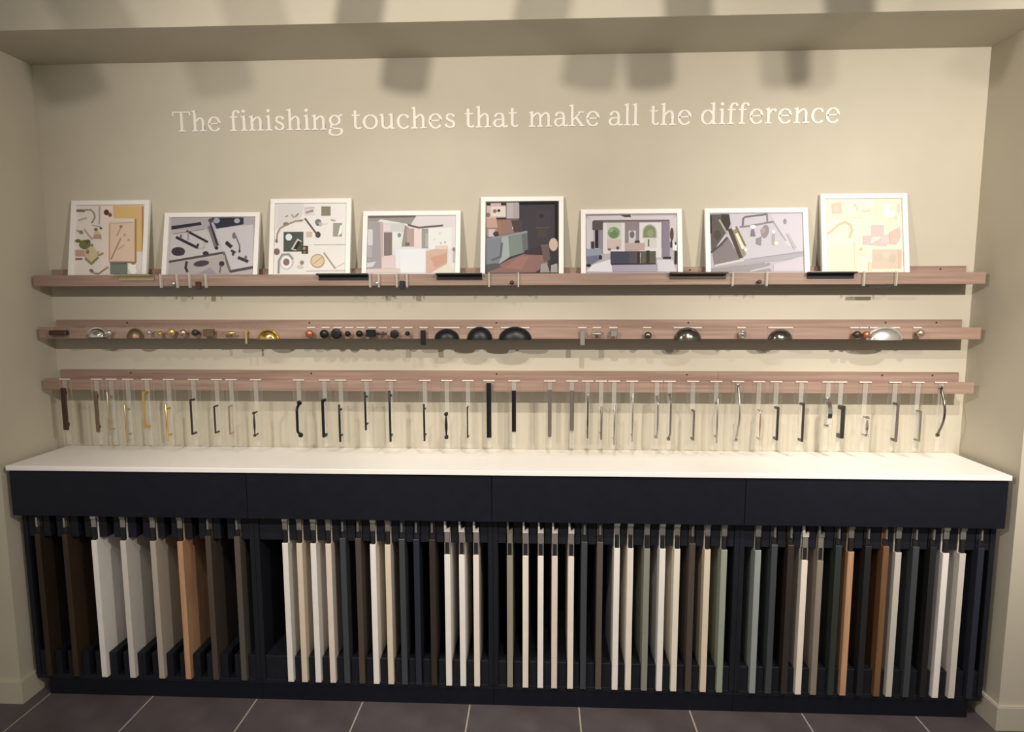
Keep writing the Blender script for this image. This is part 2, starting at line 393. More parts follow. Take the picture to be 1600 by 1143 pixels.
# ------------------------------------------------------------------ wall lettering
TH, TN = 0.165, 0.085
def arc(cx, cy, rx, ry, a0, a1, n=14):
    return [(cx + rx * cos(math.radians(a0 + (a1 - a0) * i / n)), cy + ry * sin(math.radians(a0 + (a1 - a0) * i / n))) for i in range(n + 1)]
def stem(x, y0, y1, flag=True, foot=True, l=0.13, r=0.13):
    s = [('v', x, y0, y1)]
    if flag: s.append(('poly', [(x - 0.19, y1 - 0.07), (x - 0.19, y1 - 0.02), (x + TH / 2, y1 + 0.05), (x + TH / 2, y1 - 0.12), (x - TH / 2, y1 - 0.12)]))
    if foot: s.append(('poly', [(x - TH / 2 - l, y0), (x + TH / 2 + r, y0), (x + TH / 2 + r, y0 + 0.06), (x + TH / 2, y0 + 0.11), (x - TH / 2, y0 + 0.11), (x - TH / 2 - l, y0 + 0.06)]))
    return s
def arch(x0, x1):
    return [('s', [(x0, 0.62)] + [(x0 + (x1 - x0) * t, 0.62 + 0.31 * sin(PI * min(1, t * 0.62 + 0.0)) ) for t in (0.2, 0.4, 0.6, 0.75)] + arc(x1 - 0.17, 0.66, 0.17, 0.24, 70, 0, 6) + [(x1, 0.4), (x1, 0.05)])]
G = {
 'n': (1.02, stem(0.24, 0, 1) + arch(0.24, 0.76) + stem(0.76, 0, 0.5, False)),
 'h': (1.02, stem(0.24, 0, 1.42) + arch(0.24, 0.76) + stem(0.76, 0, 0.5, False)),
 'm': (1.52, stem(0.24, 0, 1) + arch(0.24, 0.75) + stem(0.75, 0, 0.5, False, l=0.1, r=0.1) + arch(0.75, 1.26) + stem(1.26, 0, 0.5, False)),
 'u': (1.02, stem(0.22, 0.35, 1, True, False) + [('s', [(0.22, 0.5), (0.22, 0.33)] + arc(0.47, 0.31, 0.25, 0.26, 180, 290, 8) + [(0.70, 0.22), (0.76, 0.3)])] + stem(0.76, 0.06, 1, True, False) + [('poly', [(0.68, 0.0), (0.96, 0.0), (0.96, 0.06), (0.84, 0.12), (0.68, 0.14)])]),
 'i': (0.50, stem(0.25, 0, 1) + [('dot', 0.24, 1.33, 0.115)]),
 'l': (0.50, stem(0.25, 0, 1.42)),
 'f': (0.66, stem(0.26, 0, 1.08, False) + [('s', [(0.26, 1.0), (0.265, 1.12)] + arc(0.47, 1.13, 0.205, 0.24, 170, 60, 8) + [(0.62, 1.27)]), ('dot', 0.61, 1.26, 0.085), ('h', 0.05, 0.54, 0.94)]),
 't': (0.66, [('s', [(0.26, 1.28), (0.26, 0.8), (0.26, 0.3)] + arc(0.44, 0.26, 0.18, 0.21, 180, 290, 8) + [(0.60, 0.15)]), ('h', 0.05, 0.56, 0.94)]),
 'k': (1.04, stem(0.24, 0, 1.42) + [('w', [(0.30, 0.42), (0.72, 0.90)], 0.09), ('w', [(0.46, 0.60), (0.84, 0.05)], 0.17), ('h', 0.56, 0.94, 0.93), ('h', 0.68, 1.02, 0.035)]),
 's': (0.80, [('s', [(0.64, 0.74), (0.60, 0.86)] + arc(0.41, 0.73, 0.20, 0.20, 60, 170, 6)), ('w', [(0.20, 0.74), (0.23, 0.64), (0.32, 0.56), (0.44, 0.50), (0.56, 0.43), (0.625, 0.34), (0.63, 0.25)], 0.15), ('s', arc(0.41, 0.25, 0.22, 0.20, 0, -130, 8) + [(0.18, 0.16), (0.15, 0.28)])]),
 'c': (0.86, [('s', arc(0.47, 0.485, 0.34, 0.46, 48, 318, 22)), ('dot', 0.70, 0.78, 0.085)]),
 'e': (0.92, [('s', [(0.14, 0.50), (0.79, 0.54)] + arc(0.46, 0.53, 0.33, 0.42, 2, 180, 12) + arc(0.47, 0.48, 0.34, 0.455, 180, 325, 14))]),
 'o': (1.00, [('s', arc(0.50, 0.49, 0.38, 0.455, 0, 360, 28))]),
 'a': (0.94, [('s', [(0.20, 0.74), (0.24, 0.86)] + arc(0.43, 0.68, 0.23, 0.255, 125, 0, 8) + [(0.66, 0.4), (0.66, 0.2)] + arc(0.78, 0.17, 0.12, 0.13, 180, 300, 5) + [(0.92, 0.13)]), ('s', [(0.66, 0.54), (0.46, 0.52)] + arc(0.37, 0.28, 0.235, 0.24, 80, 300, 12) + [(0.60, 0.16), (0.67, 0.26)]), ('dot', 0.20, 0.76, 0.085)]),
 'd': (1.06, [('s', arc(0.46, 0.48, 0.33, 0.45, 25, 335, 24))] + stem(0.80, 0.05, 1.42, True, False) + [('poly', [(0.72, 0.0), (1.02, 0.0), (1.02, 0.06), (0.88, 0.12), (0.72, 0.14)])]),
 'g': (0.98, [('s', arc(0.43, 0.64, 0.28, 0.31, 0, 360, 24)), ('w', [(0.66, 0.84), (0.76, 0.96), (0.90, 0.99)], 0.10), ('s', [(0.27, 0.38), (0.19, 0.26), (0.21, 0.14), (0.34, 0.09), (0.60, 0.07)] + arc(0.66, -0.10, 0.19, 0.165, 80, -30, 7) + arc(0.46, -0.17, 0.36, 0.21, -30, -190, 14) + [(0.14, -0.02), (0.28, 0.09)])]),
 'r': (0.76, stem(0.24, 0, 1) + [('s', [(0.24, 0.62), (0.33, 0.80), (0.45, 0.91), (0.58, 0.92)]), ('dot', 0.63, 0.88, 0.10)]),
 'T': (1.22, [('v', 0.61, 0, 1.36), ('h', 0.08, 1.14, 1.33), ('poly', [(0.36, 0), (0.86, 0), (0.86, 0.06), (0.69, 0.11), (0.53, 0.11), (0.36, 0.06)]),
      ('w', [(0.085, 1.36), (0.05, 1.08)], 0.09), ('w', [(1.135, 1.36), (1.17, 1.08)], 0.09)]),
}
def letter_mesh(ch, s, depth=0.0028):
    mb = MB()
    def ribbon(pts, w=None):
        n = len(pts); L = []; R = []
        closed = n > 8 and abs(pts[0][0] - pts[-1][0]) < 1e-6 and abs(pts[0][1] - pts[-1][1]) < 1e-6
        for i, (x, y) in enumerate(pts):
            a = pts[i - 1] if i > 0 else (pts[-2] if closed else pts[0]); b = pts[i + 1] if i < n - 1 else (pts[1] if closed else pts[-1])
            dx, dy = b[0] - a[0], b[1] - a[1]; l = math.hypot(dx, dy) or 1; dx /= l; dy /= l
            ww = (TN + (TH - TN) * abs(dy) ** 1.3) if w is None else w
            L.append((x - dy * ww / 2, y + dx * ww / 2)); R.append((x + dy * ww / 2, y - dx * ww / 2))
        vs = []
        for p, q in zip(L, R):
            for (x, y) in (p, q):
                vs.append((x * s, -depth, y * s)); vs.append((x * s, 0, y * s))
        fs = []
        for i in range(n - 1):
            o = i * 4; fs += [(o, o + 2, o + 6, o + 4), (o, o + 4, o + 5, o + 1), (o + 2, o + 3, o + 7, o + 6)]
        if not closed: fs += [(0, 1, 3, 2), (4 * n - 4, 4 * n - 2, 4 * n - 1, 4 * n - 3)]
        mb.add(vs, fs)
    for st in G[ch][1]:
        k = st[0]; depth += 0.00012
        if k == 'v': ribbon([(st[1], st[2]), (st[1], st[3])], TH)
        elif k == 'h': ribbon([(st[1], st[3]), (st[2], st[3])], TN)
        elif k == 's': ribbon(st[1])
        elif k == 'w': ribbon(st[1], st[2])
        elif k == 'dot': mb.prism([(st[1] * s + st[3] * s * cos(a * PI / 7), st[2] * s + st[3] * s * sin(a * PI / 7)) for a in range(14)], -depth, 0)
        elif k == 'poly': mb.prism([(x * s, y * s) for x, y in st[1]], -depth, 0)
    return mb
lt = thing('wall_lettering', (0, -0.0004, 2.1975), 'white serif lettering on the back wall reading The finishing touches that make all the difference', 'lettering')
WORDX = [('The', -1.2716, -1.0739), ('finishing', -1.0432, -0.5892), ('touches', -0.5615, -0.1496), ('that', -0.1224, 0.0898), ('make', 0.1242, 0.4003),
         ('all', 0.427, 0.5482), ('the', 0.582, 0.7458), ('difference', 0.7746, 1.2953)]
SX = 0.0555
for w, xa, xb in WORDX:
    tot = sum(G[c][0] for c in w); kx = (xb - xa) / (tot * SX)
    x = xa
    for c in w:
        o = letter_mesh(c, SX).build('letter', LETTER, lt)
        o.location = (x, 0, 0); o.scale = (kx, 1, 1)
        x += G[c][0] * SX * kx

# ------------------------------------------------------------------ framed pictures
pm_ = bpy.data.materials.new('print_ink'); pm_.use_nodes = True
_b = pm_.node_tree.nodes['Principled BSDF']; _b.inputs['Roughness'].default_value = 0.6; _b.inputs['Specular IOR Level'].default_value = 0.2
_a = pm_.node_tree.nodes.new('ShaderNodeVertexColor'); _a.layer_name = 'ink'
pm_.node_tree.links.new(_a.outputs['Color'], _b.inputs['Base Color'])
def circ(cx, cy, rx, ry=None, a0=0, a1=360, n=16, tilt=0):
    ry = rx if ry is None else ry; t = math.radians(tilt); r = []
    for i in range(n if a1 - a0 >= 360 else n + 1):
        a = math.radians(a0 + (a1 - a0) * i / n); u, v = rx * cos(a), ry * sin(a)
        r.append((cx + u * cos(t) - v * sin(t), cy + u * sin(t) + v * cos(t)))
    return r
def picture(label, xc, w, H, quad, white, draws):
    """quad = (xl_top, xl_bottom, xr_top, xr_bottom, y_top, y_bottom): outline of the frame in the sketch's own grid"""
    lean = math.asin((0.0725 - 0.0158) / H)
    p = thing('framed_picture', (xc, -0.0725, 1.6112), label, 'picture', 'framed pictures on the top rail')
    p.rotation_euler = (-lean, 0, 0)
    bw = 0.0185; t = 0.015
    mb = MB()
    mb.box(-w / 2, w / 2, 0, t, H - bw, H, 0.001); mb.box(-w / 2, w / 2, 0, t, 0, bw, 0.001)
    mb.box(-w / 2, -w / 2 + bw, 0.0001, t, bw, H - bw, 0.0008); mb.box(w / 2 - bw, w / 2, 0.0001, t, bw, H - bw, 0.0008)
    mb.build('frame', FRAME, p)
    box('backing', CARD, -w / 2 + bw, w / 2 - bw, 0.0085, t - 0.001, bw, H - bw, p)
    xlt, xlb, xrt, xrb, yt, yb = quad; vis = H - 0.0345
    wl = lin(white)
    def mp(x, y):
        f = (y - yt) / (yb - yt); xl = xlt + (xlb - xlt) * f; xr = xrt + (xrb - xrt) * f
        X = -w / 2 + (x - xl) / (xr - xl) * w; Z = H - f * vis
        return max(-w / 2 + bw, min(w / 2 - bw, X)), max(bw, min(H - bw, Z))
    verts = []; faces = []; cols = []
    def poly(pts, c):
        y = 0.008 - 0.00005 * len(faces); o = len(verts)
        for (X, Z) in pts: verts.append((X, y, Z))
        faces.append(list(range(o, o + len(pts))))
        l = lin(c); cols.append([min(0.86, 0.80 * a / b) for a, b in zip(l, wl)] + [1])
    for d in draws:
        k = d[0]
        if k == 'bg': poly([(-w/2+bw, bw), (w/2-bw, bw), (w/2-bw, H-bw), (-w/2+bw, H-bw)], d[1])
        elif k == 'r': poly([mp(d[1], d[2]), mp(d[3], d[2]), mp(d[3], d[4]), mp(d[1], d[4])], d[5])
        elif k == 'p': poly([mp(*q) for q in d[1]], d[2])
        elif k == 'e': poly([mp(*q) for q in circ(*d[1])], d[2])
        elif k == 'l':
            pts, ww, c = d[1], d[2], d[3]
            for i in range(len(pts) - 1):
                (x0, y0), (x1, y1) = pts[i], pts[i + 1]; L = math.hypot(x1 - x0, y1 - y0) or 1
                nx, ny = -(y1 - y0) / L * ww / 2, (x1 - x0) / L * ww / 2; ex, ey = (x1 - x0) / L * ww * 0.25, (y1 - y0) / L * ww * 0.25
                poly([mp(x0 + nx - ex, y0 + ny - ey), mp(x1 + nx + ex, y1 + ny + ey), mp(x1 - nx + ex, y1 - ny + ey), mp(x0 - nx - ex, y0 - ny - ey)], c)
    me = bpy.data.meshes.new('print'); me.from_pydata(verts, [], faces); me.update(); me.materials.append(pm_)
    at = me.color_attributes.new('ink', 'FLOAT_COLOR', 'CORNER')
    for pl, c in zip(me.polygons, cols):
        for li in pl.loop_indices: at.data[li].color = c
    bm = bmesh.new(); bm.from_mesh(me)
    for f in bm.faces:
        if f.normal.y > 0: f.normal_flip()
    bm.to_mesh(me); bm.free()
    o = bpy.data.objects.new('print', me); COL.objects.link(o); o.parent = p
SQ, LS = 0.330, 0.2805
picture('square framed mood board in peach and ochre with brass fittings, leftmost on top rail', -1.536, 0.319, SQ, (75, 30, 1145, 1105, 80, 1085), '#DAC4B4', [
 ('bg', '#CDB3A0'), ('r', 470, 130, 620, 1085, '#D3B39C'), ('p', [(630, 150), (1050, 150), (1045, 780), (930, 780), (930, 330), (640, 320)], '#C9975F'),
 ('r', 690, 215, 960, 300, '#C29A5C'), ('r', 955, 330, 1025, 770, '#C39A5A'), ('r', 930, 330, 958, 930, '#9C6F44'), ('r', 1030, 160, 1052, 780, '#9E6A45'),
 ('r', 570, 365, 930, 925, '#CDA587'), ('l', [(590, 400), (585, 890)], 16, '#AC8468'), ('l', [(590, 395), (900, 380)], 12, '#B89072'), ('l', [(590, 920), (940, 925)], 18, '#7A5D48'),
 ('l', [(610, 880), (740, 600)], 20, '#9C7558'), ('l', [(690, 560), (745, 440)], 16, '#A57F60'), ('l', [(700, 750), (790, 690)], 14, '#AA8567'), ('e', (745, 435, 22), '#8C6A52'), ('e', (850, 620, 18), '#B48A72'), ('e', (795, 550, 20), '#B2886A'),
 ('l', [(130, 212), (240, 215)], 36, '#7A5B44'), ('l', [(230, 205), (330, 205), (375, 250), (385, 310), (345, 380)], 22, '#8E7258'), ('l', [(160, 345), (270, 315)], 26, '#AE917A'),
 ('l', [(450, 160), (445, 400)], 20, '#A58A76'), ('e', (545, 240, 36, 40), '#5A2E22'), ('e', (595, 275, 26, 28), '#6E4638'), ('l', [(350, 415), (470, 440)], 14, '#9E8468'),
 ('p', [(350, 600), (380, 540), (470, 540), (480, 605)], '#A87A62'), ('p', [(370, 540), (410, 455), (470, 545)], '#B9A070'), ('e', (400, 475, 26, 22), '#6E5B38'), ('e', (470, 458, 18, 16), '#5E4A34'),
 ('l', [(240, 470), (300, 550), (350, 610)], 16, '#9A7C62'), ('e', (195, 510, 32, 24, 0, 360, 12, 30), '#7E684A'), ('e', (150, 490, 20, 16), '#A48A6C'),
 ('e', (250, 680, 80, 66), '#6E5E3A'), ('e', (155, 630, 40, 24), '#6A5634'), ('e', (290, 640, 36, 30), '#5C4E30'), ('p', [(120, 750), (250, 760), (250, 840), (120, 840)], '#AE8068'), ('r', 120, 865, 215, 890, '#8A5640'),
 ('p', [(240, 780), (340, 690), (430, 780), (420, 860), (340, 955), (260, 880)], '#B89C74'), ('l', [(260, 870), (340, 945), (430, 860)], 28, '#7C6A40'), ('e', (290, 780, 24, 30), '#7A6248'), ('e', (350, 690, 18, 22), '#8A7452'),
 ('l', [(440, 830), (500, 800)], 26, '#9A7050'), ('l', [(440, 780), (430, 800)], 16, '#A88262'), ('r', 600, 935, 835, 1085, '#6C6A5A'), ('r', 600, 935, 835, 950, '#4E4838'),
 ('e', (900, 990, 60, 50), '#D8CDAE'), ('e', (920, 1050, 50, 40), '#E0D4C2'), ('e', (915, 940, 32, 18), '#8C6C48'), ('e', (345, 1040, 34, 22, 0, 360, 12, 40), '#7A5C4A'), ('l', [(380, 1070), (440, 1080), (570, 990)], 20, '#8C7054')])
picture('landscape framed picture of black handles on pale grey boards, second from left', -1.124, 0.385, LS, (105, 50, 1550, 1510, 92, 1022), '#DED0BE', [
 ('bg', '#AB9C90'), ('p', [(180, 165), (1470, 165), (1470, 340), (180, 350)], '#9E9088'), ('p', [(190, 400), (700, 330), (1000, 690), (160, 830)], '#B5A79A'), ('p', [(840, 340), (1440, 270), (1440, 930), (1090, 990), (990, 700)], '#B9ABA0'),
 ('p', [(190, 290), (640, 230), (650, 275), (190, 345)], '#33262A'), ('l', [(220, 410), (690, 340)], 18, '#8E7868'), ('p', [(800, 165), (1290, 165), (1290, 270), (880, 335)], '#2E2B30'), ('e', (880, 210, 50, 42), '#8E8A8C'), ('e', (1190, 215, 45, 38), '#96928F'),
 ('p', [(740, 300), (810, 280), (900, 640), (850, 640)], '#6E625C'), ('p', [(770, 250), (800, 240), (915, 590), (880, 600)], '#3A3032'), ('p', [(790, 230), (820, 260), (880, 400), (850, 390)], '#A8A0A0'), ('e', (880, 630, 28, 26), '#33282A'), ('e', (790, 210, 36, 34), '#4A4040'),
 ('l', [(430, 370), (740, 535)], 36, '#2E2424'), ('l', [(450, 380), (445, 500)], 20, '#8A7C74'), ('l', [(270, 465), (580, 620)], 42, '#30262A'), ('l', [(580, 625), (600, 570)], 34, '#3A2E30'), ('l', [(330, 480), (340, 430)], 28, '#5E5250'), ('l', [(700, 540), (700, 620), (600, 640)], 16, '#A09086'),
 ('e', (295, 680, 105, 68), '#3B2E30'), ('p', [(330, 640), (400, 690), (380, 730), (330, 740)], '#42363A'), ('l', [(160, 835), (500, 780), (990, 700)], 34, '#54433E'), ('e', (715, 710, 46, 34), '#3A2C2E'), ('l', [(990, 700), (1090, 990)], 36, '#6A5C54'), ('l', [(1100, 985), (1430, 925)], 40, '#4E423A'),
 ('p', [(160, 860), (780, 790), (1000, 740), (1060, 1022), (140, 1022)], '#A39486'), ('e', (650, 865, 120, 46, 0, 360, 16, -8), '#45383A'), ('l', [(425, 840), (410, 930), (435, 985)], 40, '#3E3234'), ('e', (960, 870, 42, 40), '#3A2C2A'), ('l', [(945, 900), (930, 1000)], 26, '#6A5A54'), ('p', [(600, 1022), (780, 920), (880, 1022)], '#8C8080'),
 ('l', [(1150, 400), (1230, 590), (1230, 690)], 18, '#6A5A4E'), ('e', (1145, 445, 26, 46), '#6E6258'), ('l', [(1040, 560), (1100, 610)], 56, '#332A2A'), ('e', (1045, 555, 28, 26), '#2C2224'), ('l', [(1110, 670), (1160, 700)], 36, '#42383A'), ('l', [(1135, 690), (1130, 740)], 30, '#3C3030'), ('e', (1230, 680, 16, 24), '#3C3236'), ('l', [(1220, 780), (1350, 835)], 46, '#3A3030'), ('e', (1325, 775, 18, 30), '#6A5E52')])
picture('square framed mood board on white with dark green sample and gold disc', -0.7262, 0.3215, SQ, (75, 52, 1150, 1145, 85, 1068), '#F0E2D6', [
 ('bg', '#E6D8CB'), ('p', [(140, 150), (520, 150), (480, 330), (140, 500)], '#D6C8BD'), ('r', 745, 185, 870, 310, '#857C68'), ('r', 905, 405, 1025, 585, '#9A917F'), ('p', [(1000, 440), (1025, 430), (1020, 540), (970, 580)], '#EEE4DA'),
 ('r', 515, 190, 655, 305, '#DAC8C2'), ('l', [(545, 265), (630, 240)], 30, '#9E8A82'), ('l', [(525, 210), (650, 200)], 22, '#C6B2AC'), ('l', [(530, 345), (680, 540)], 24, '#5E5344'), ('e', (705, 560, 36, 42), '#54432F'),
 ('e', (705, 395, 42, 44), '#7E7470'), ('e', (735, 420, 28, 30), '#B8ACA8'), ('l', [(760, 430), (830, 410)], 16, '#D8C4B8'), ('l', [(880, 365), (930, 375)], 22, '#A89C90'), ('e', (700, 430, 18, 14), '#6A5E5E'),
 ('l', [(150, 640), (160, 540), (200, 470), (290, 420), (400, 380), (500, 365)], 22, '#A08C76'), ('e', (275, 415, 40, 24), '#8E7E58'), ('l', [(270, 320), (300, 305)], 16, '#9A8E7C'), ('l', [(350, 290), (380, 330)], 18, '#A49684'), ('l', [(400, 320), (440, 280)], 20, '#92887A'), ('e', (470, 372, 22, 14), '#947862'), ('e', (150, 640, 18, 26), '#7E6A5C'),
 ('r', 245, 520, 510, 780, '#4E5046'), ('e', (315, 590, 44, 46), '#DCDAD6'), ('p', [(345, 750), (430, 610), (490, 640), (410, 770)], '#C6BCAC'), ('p', [(375, 745), (440, 635), (480, 655), (420, 755)], '#2E281E'), ('r', 490, 705, 575, 810, '#4A3626'), ('e', (525, 740, 22), '#A28468'), ('e', (530, 790, 20, 16), '#8A6A50'), ('r', 550, 520, 625, 590, '#D0AC94'),
 ('e', (155, 780, 40, 44), '#7E625A'), ('e', (285, 915, 95, 100), '#CDBEB2'), ('e', (285, 920, 76, 82), '#EADFD6'), ('e', (285, 918, 44, 48), '#8E6A58'), ('l', [(180, 1060), (185, 900), (230, 820), (320, 815), (370, 880)], 26, '#948A86'),
 ('e', (495, 925, 26, 28), '#9A7A6C'), ('e', (470, 980, 40, 26), '#D0C2B2'), ('e', (705, 905, 96, 92), '#B89A78'), ('e', (705, 905, 80, 76), '#D8BC98'), ('l', [(660, 940), (770, 850)], 16, '#C09C72'), ('l', [(790, 800), (940, 1000)], 20, '#A8947F'), ('l', [(650, 690), (1080, 690)], 12, '#CDBFB0'), ('l', [(560, 1035), (1070, 1030)], 14, '#D6BEAA'), ('l', [(950, 990), (1060, 930)], 10, '#DACABA')])
picture('landscape framed picture of a bright white kitchen with pink island', -0.3284, 0.3835, LS, (62, 35, 1535, 1530, 95, 1012), '#FBEEE4', [
 ('bg', '#E6D8D0'), ('p', [(130, 165), (860, 165), (800, 300), (560, 250), (320, 210), (130, 340)], '#9C9088'), ('p', [(130, 165), (860, 165), (840, 185), (130, 190)], '#6E6054'), ('p', [(860, 165), (1450, 165), (1450, 330), (900, 330), (780, 290)], '#E2D2CC'), ('p', [(130, 230), (330, 250), (330, 960), (110, 960)], '#A79A98'),
 ('r', 125, 360, 200, 600, '#D8CEC8'), ('p', [(310, 250), (360, 260), (360, 940), (330, 940)], '#C4ACA6'), ('r', 360, 270, 700, 400, '#D0CAC0'), ('r', 365, 290, 470, 390, '#E6D0CA'), ('r', 370, 405, 495, 755, '#85736C'), ('r', 500, 400, 640, 640, '#E8E0D4'), ('e', (605, 450, 28, 34), '#8C8A82'),
 ('p', [(690, 300), (760, 350), (720, 620), (640, 620)], '#9A8E84'), ('r', 720, 350, 830, 620, '#B79C92'), ('r', 700, 560, 760, 610, '#7E6660'), ('r', 830, 350, 945, 640, '#EBD2C8'), ('r', 945, 355, 1045, 645, '#9E988C'), ('r', 1000, 420, 1040, 630, '#B4AEA2'), ('l', [(740, 300), (900, 340), (1260, 310)], 28, '#6C6058'), ('r', 1045, 350, 1400, 660, '#EDE4DA'),
 ('e', (1220, 430, 20), '#DAD4CC'), ('e', (1140, 520, 18), '#DCD6CE'), ('e', (1300, 560, 16), '#B8ACA6'), ('e', (1235, 570, 16), '#C4B6B0'), ('r', 545, 650, 1010, 1012, '#EAE2DE'), ('r', 625, 670, 1000, 1000, '#EDE7E3'), ('p', [(1010, 690), (1340, 620), (1330, 870), (1080, 1012), (1010, 1012)], '#D6AE9A'), ('p', [(1150, 610), (1330, 600), (1330, 660), (1150, 660)], '#E8C8BA'),
 ('p', [(1080, 780), (1330, 720), (1330, 860), (1150, 940)], '#CE9C84'), ('p', [(340, 770), (530, 740), (560, 940), (340, 940)], '#E4C6C0'), ('r', 110, 620, 200, 780, '#B4AAA8'), ('p', [(110, 860), (260, 840), (200, 920), (110, 930)], '#D4CCCA'), ('e', (1435, 665, 26, 30), '#8E8680'), ('r', 1420, 700, 1455, 860, '#C2B6A8'), ('p', [(1090, 1012), (1350, 880), (1450, 1012)], '#E6D8BE'), ('p', [(110, 950), (620, 940), (620, 1012), (110, 1012)], '#DEC4B8')])
picture('square framed picture of a dark kitchen with pale green island and copper rug', 0.1022, 0.3195, SQ, (55, 42, 1170, 1165, 65, 1068), '#F8EBE0', [
 ('bg', '#3E383A'), ('r', 120, 130, 560, 600, '#6A5A56'), ('r', 125, 145, 390, 350, '#C6ACA0'), ('r', 130, 140, 185, 175, '#2A1E1C'), ('r', 325, 140, 395, 175, '#2A1E1C'), ('r', 190, 190, 385, 320, '#DCC8BA'), ('e', (295, 243, 22, 18), '#2E2220'), ('e', (240, 250, 28, 26), '#8E6656'), ('e', (150, 300, 26, 30), '#8A6254'), ('r', 260, 335, 395, 360, '#3A2A26'),
 ('r', 400, 140, 570, 350, '#B6A69E'), ('r', 490, 150, 560, 345, '#A69A94'), ('p', [(120, 355), (460, 370), (500, 540), (120, 600)], '#8E6E62'), ('p', [(120, 345), (260, 345), (280, 470), (130, 470)], '#BE9686'), ('r', 130, 480, 265, 580, '#A87E70'), ('r', 155, 490, 240, 590, '#C8B4B0'), ('l', [(300, 400), (310, 560)], 40, '#A06E5C'), ('e', (255, 555, 40, 34), '#4A3430'), ('e', (490, 475, 16), '#E4D4C4'), ('p', [(460, 380), (620, 370), (620, 520), (500, 530)], '#4A3E3A'),
 ('p', [(570, 130), (1085, 130), (1085, 165), (570, 170)], '#141014'), ('r', 1055, 140, 1085, 640, '#0E0A0C'), ('p', [(580, 175), (1050, 175), (1050, 700), (640, 780), (620, 560)], '#3F383B'), ('r', 800, 250, 990, 460, '#443A3E'), ('r', 840, 300, 900, 350, '#33292C'), ('r', 790, 470, 980, 484, '#5A4C4C'), ('r', 820, 500, 950, 600, '#4A3E3A'),
 ('p', [(120, 605), (420, 570), (440, 860), (260, 960), (120, 1020)], '#7E7C80'), ('p', [(330, 590), (440, 570), (440, 860), (290, 960), (340, 800)], '#A2A29C'), ('p', [(420, 565), (660, 525), (680, 790), (440, 860)], '#7A8078'), ('p', [(600, 540), (680, 530), (690, 780), (620, 800)], '#646662'), ('l', [(335, 680), (315, 860), (200, 900)], 30, '#5E6062'), ('p', [(200, 600), (680, 515), (680, 545), (200, 622)], '#8E8A86'),
 ('p', [(110, 1068), (420, 900), (640, 820), (900, 830), (960, 950), (780, 1068)], '#8C655C'), ('p', [(380, 1000), (560, 860), (700, 850), (600, 1030)], '#9A6E62'), ('p', [(640, 780), (860, 720), (900, 840), (640, 830)], '#3C3034'), ('p', [(120, 960), (260, 940), (330, 990), (120, 1068)], '#565450'),
 ('p', [(860, 700), (960, 700), (990, 900), (900, 930)], '#6A5450'), ('e', (1030, 700, 60, 86), '#C8AC94'), ('r', 990, 800, 1085, 960, '#34302F'), ('p', [(860, 960), (940, 940), (980, 1068), (850, 1068)], '#9E9088'), ('p', [(1000, 970), (1080, 950), (1085, 1068), (990, 1068)], '#A4968E')])
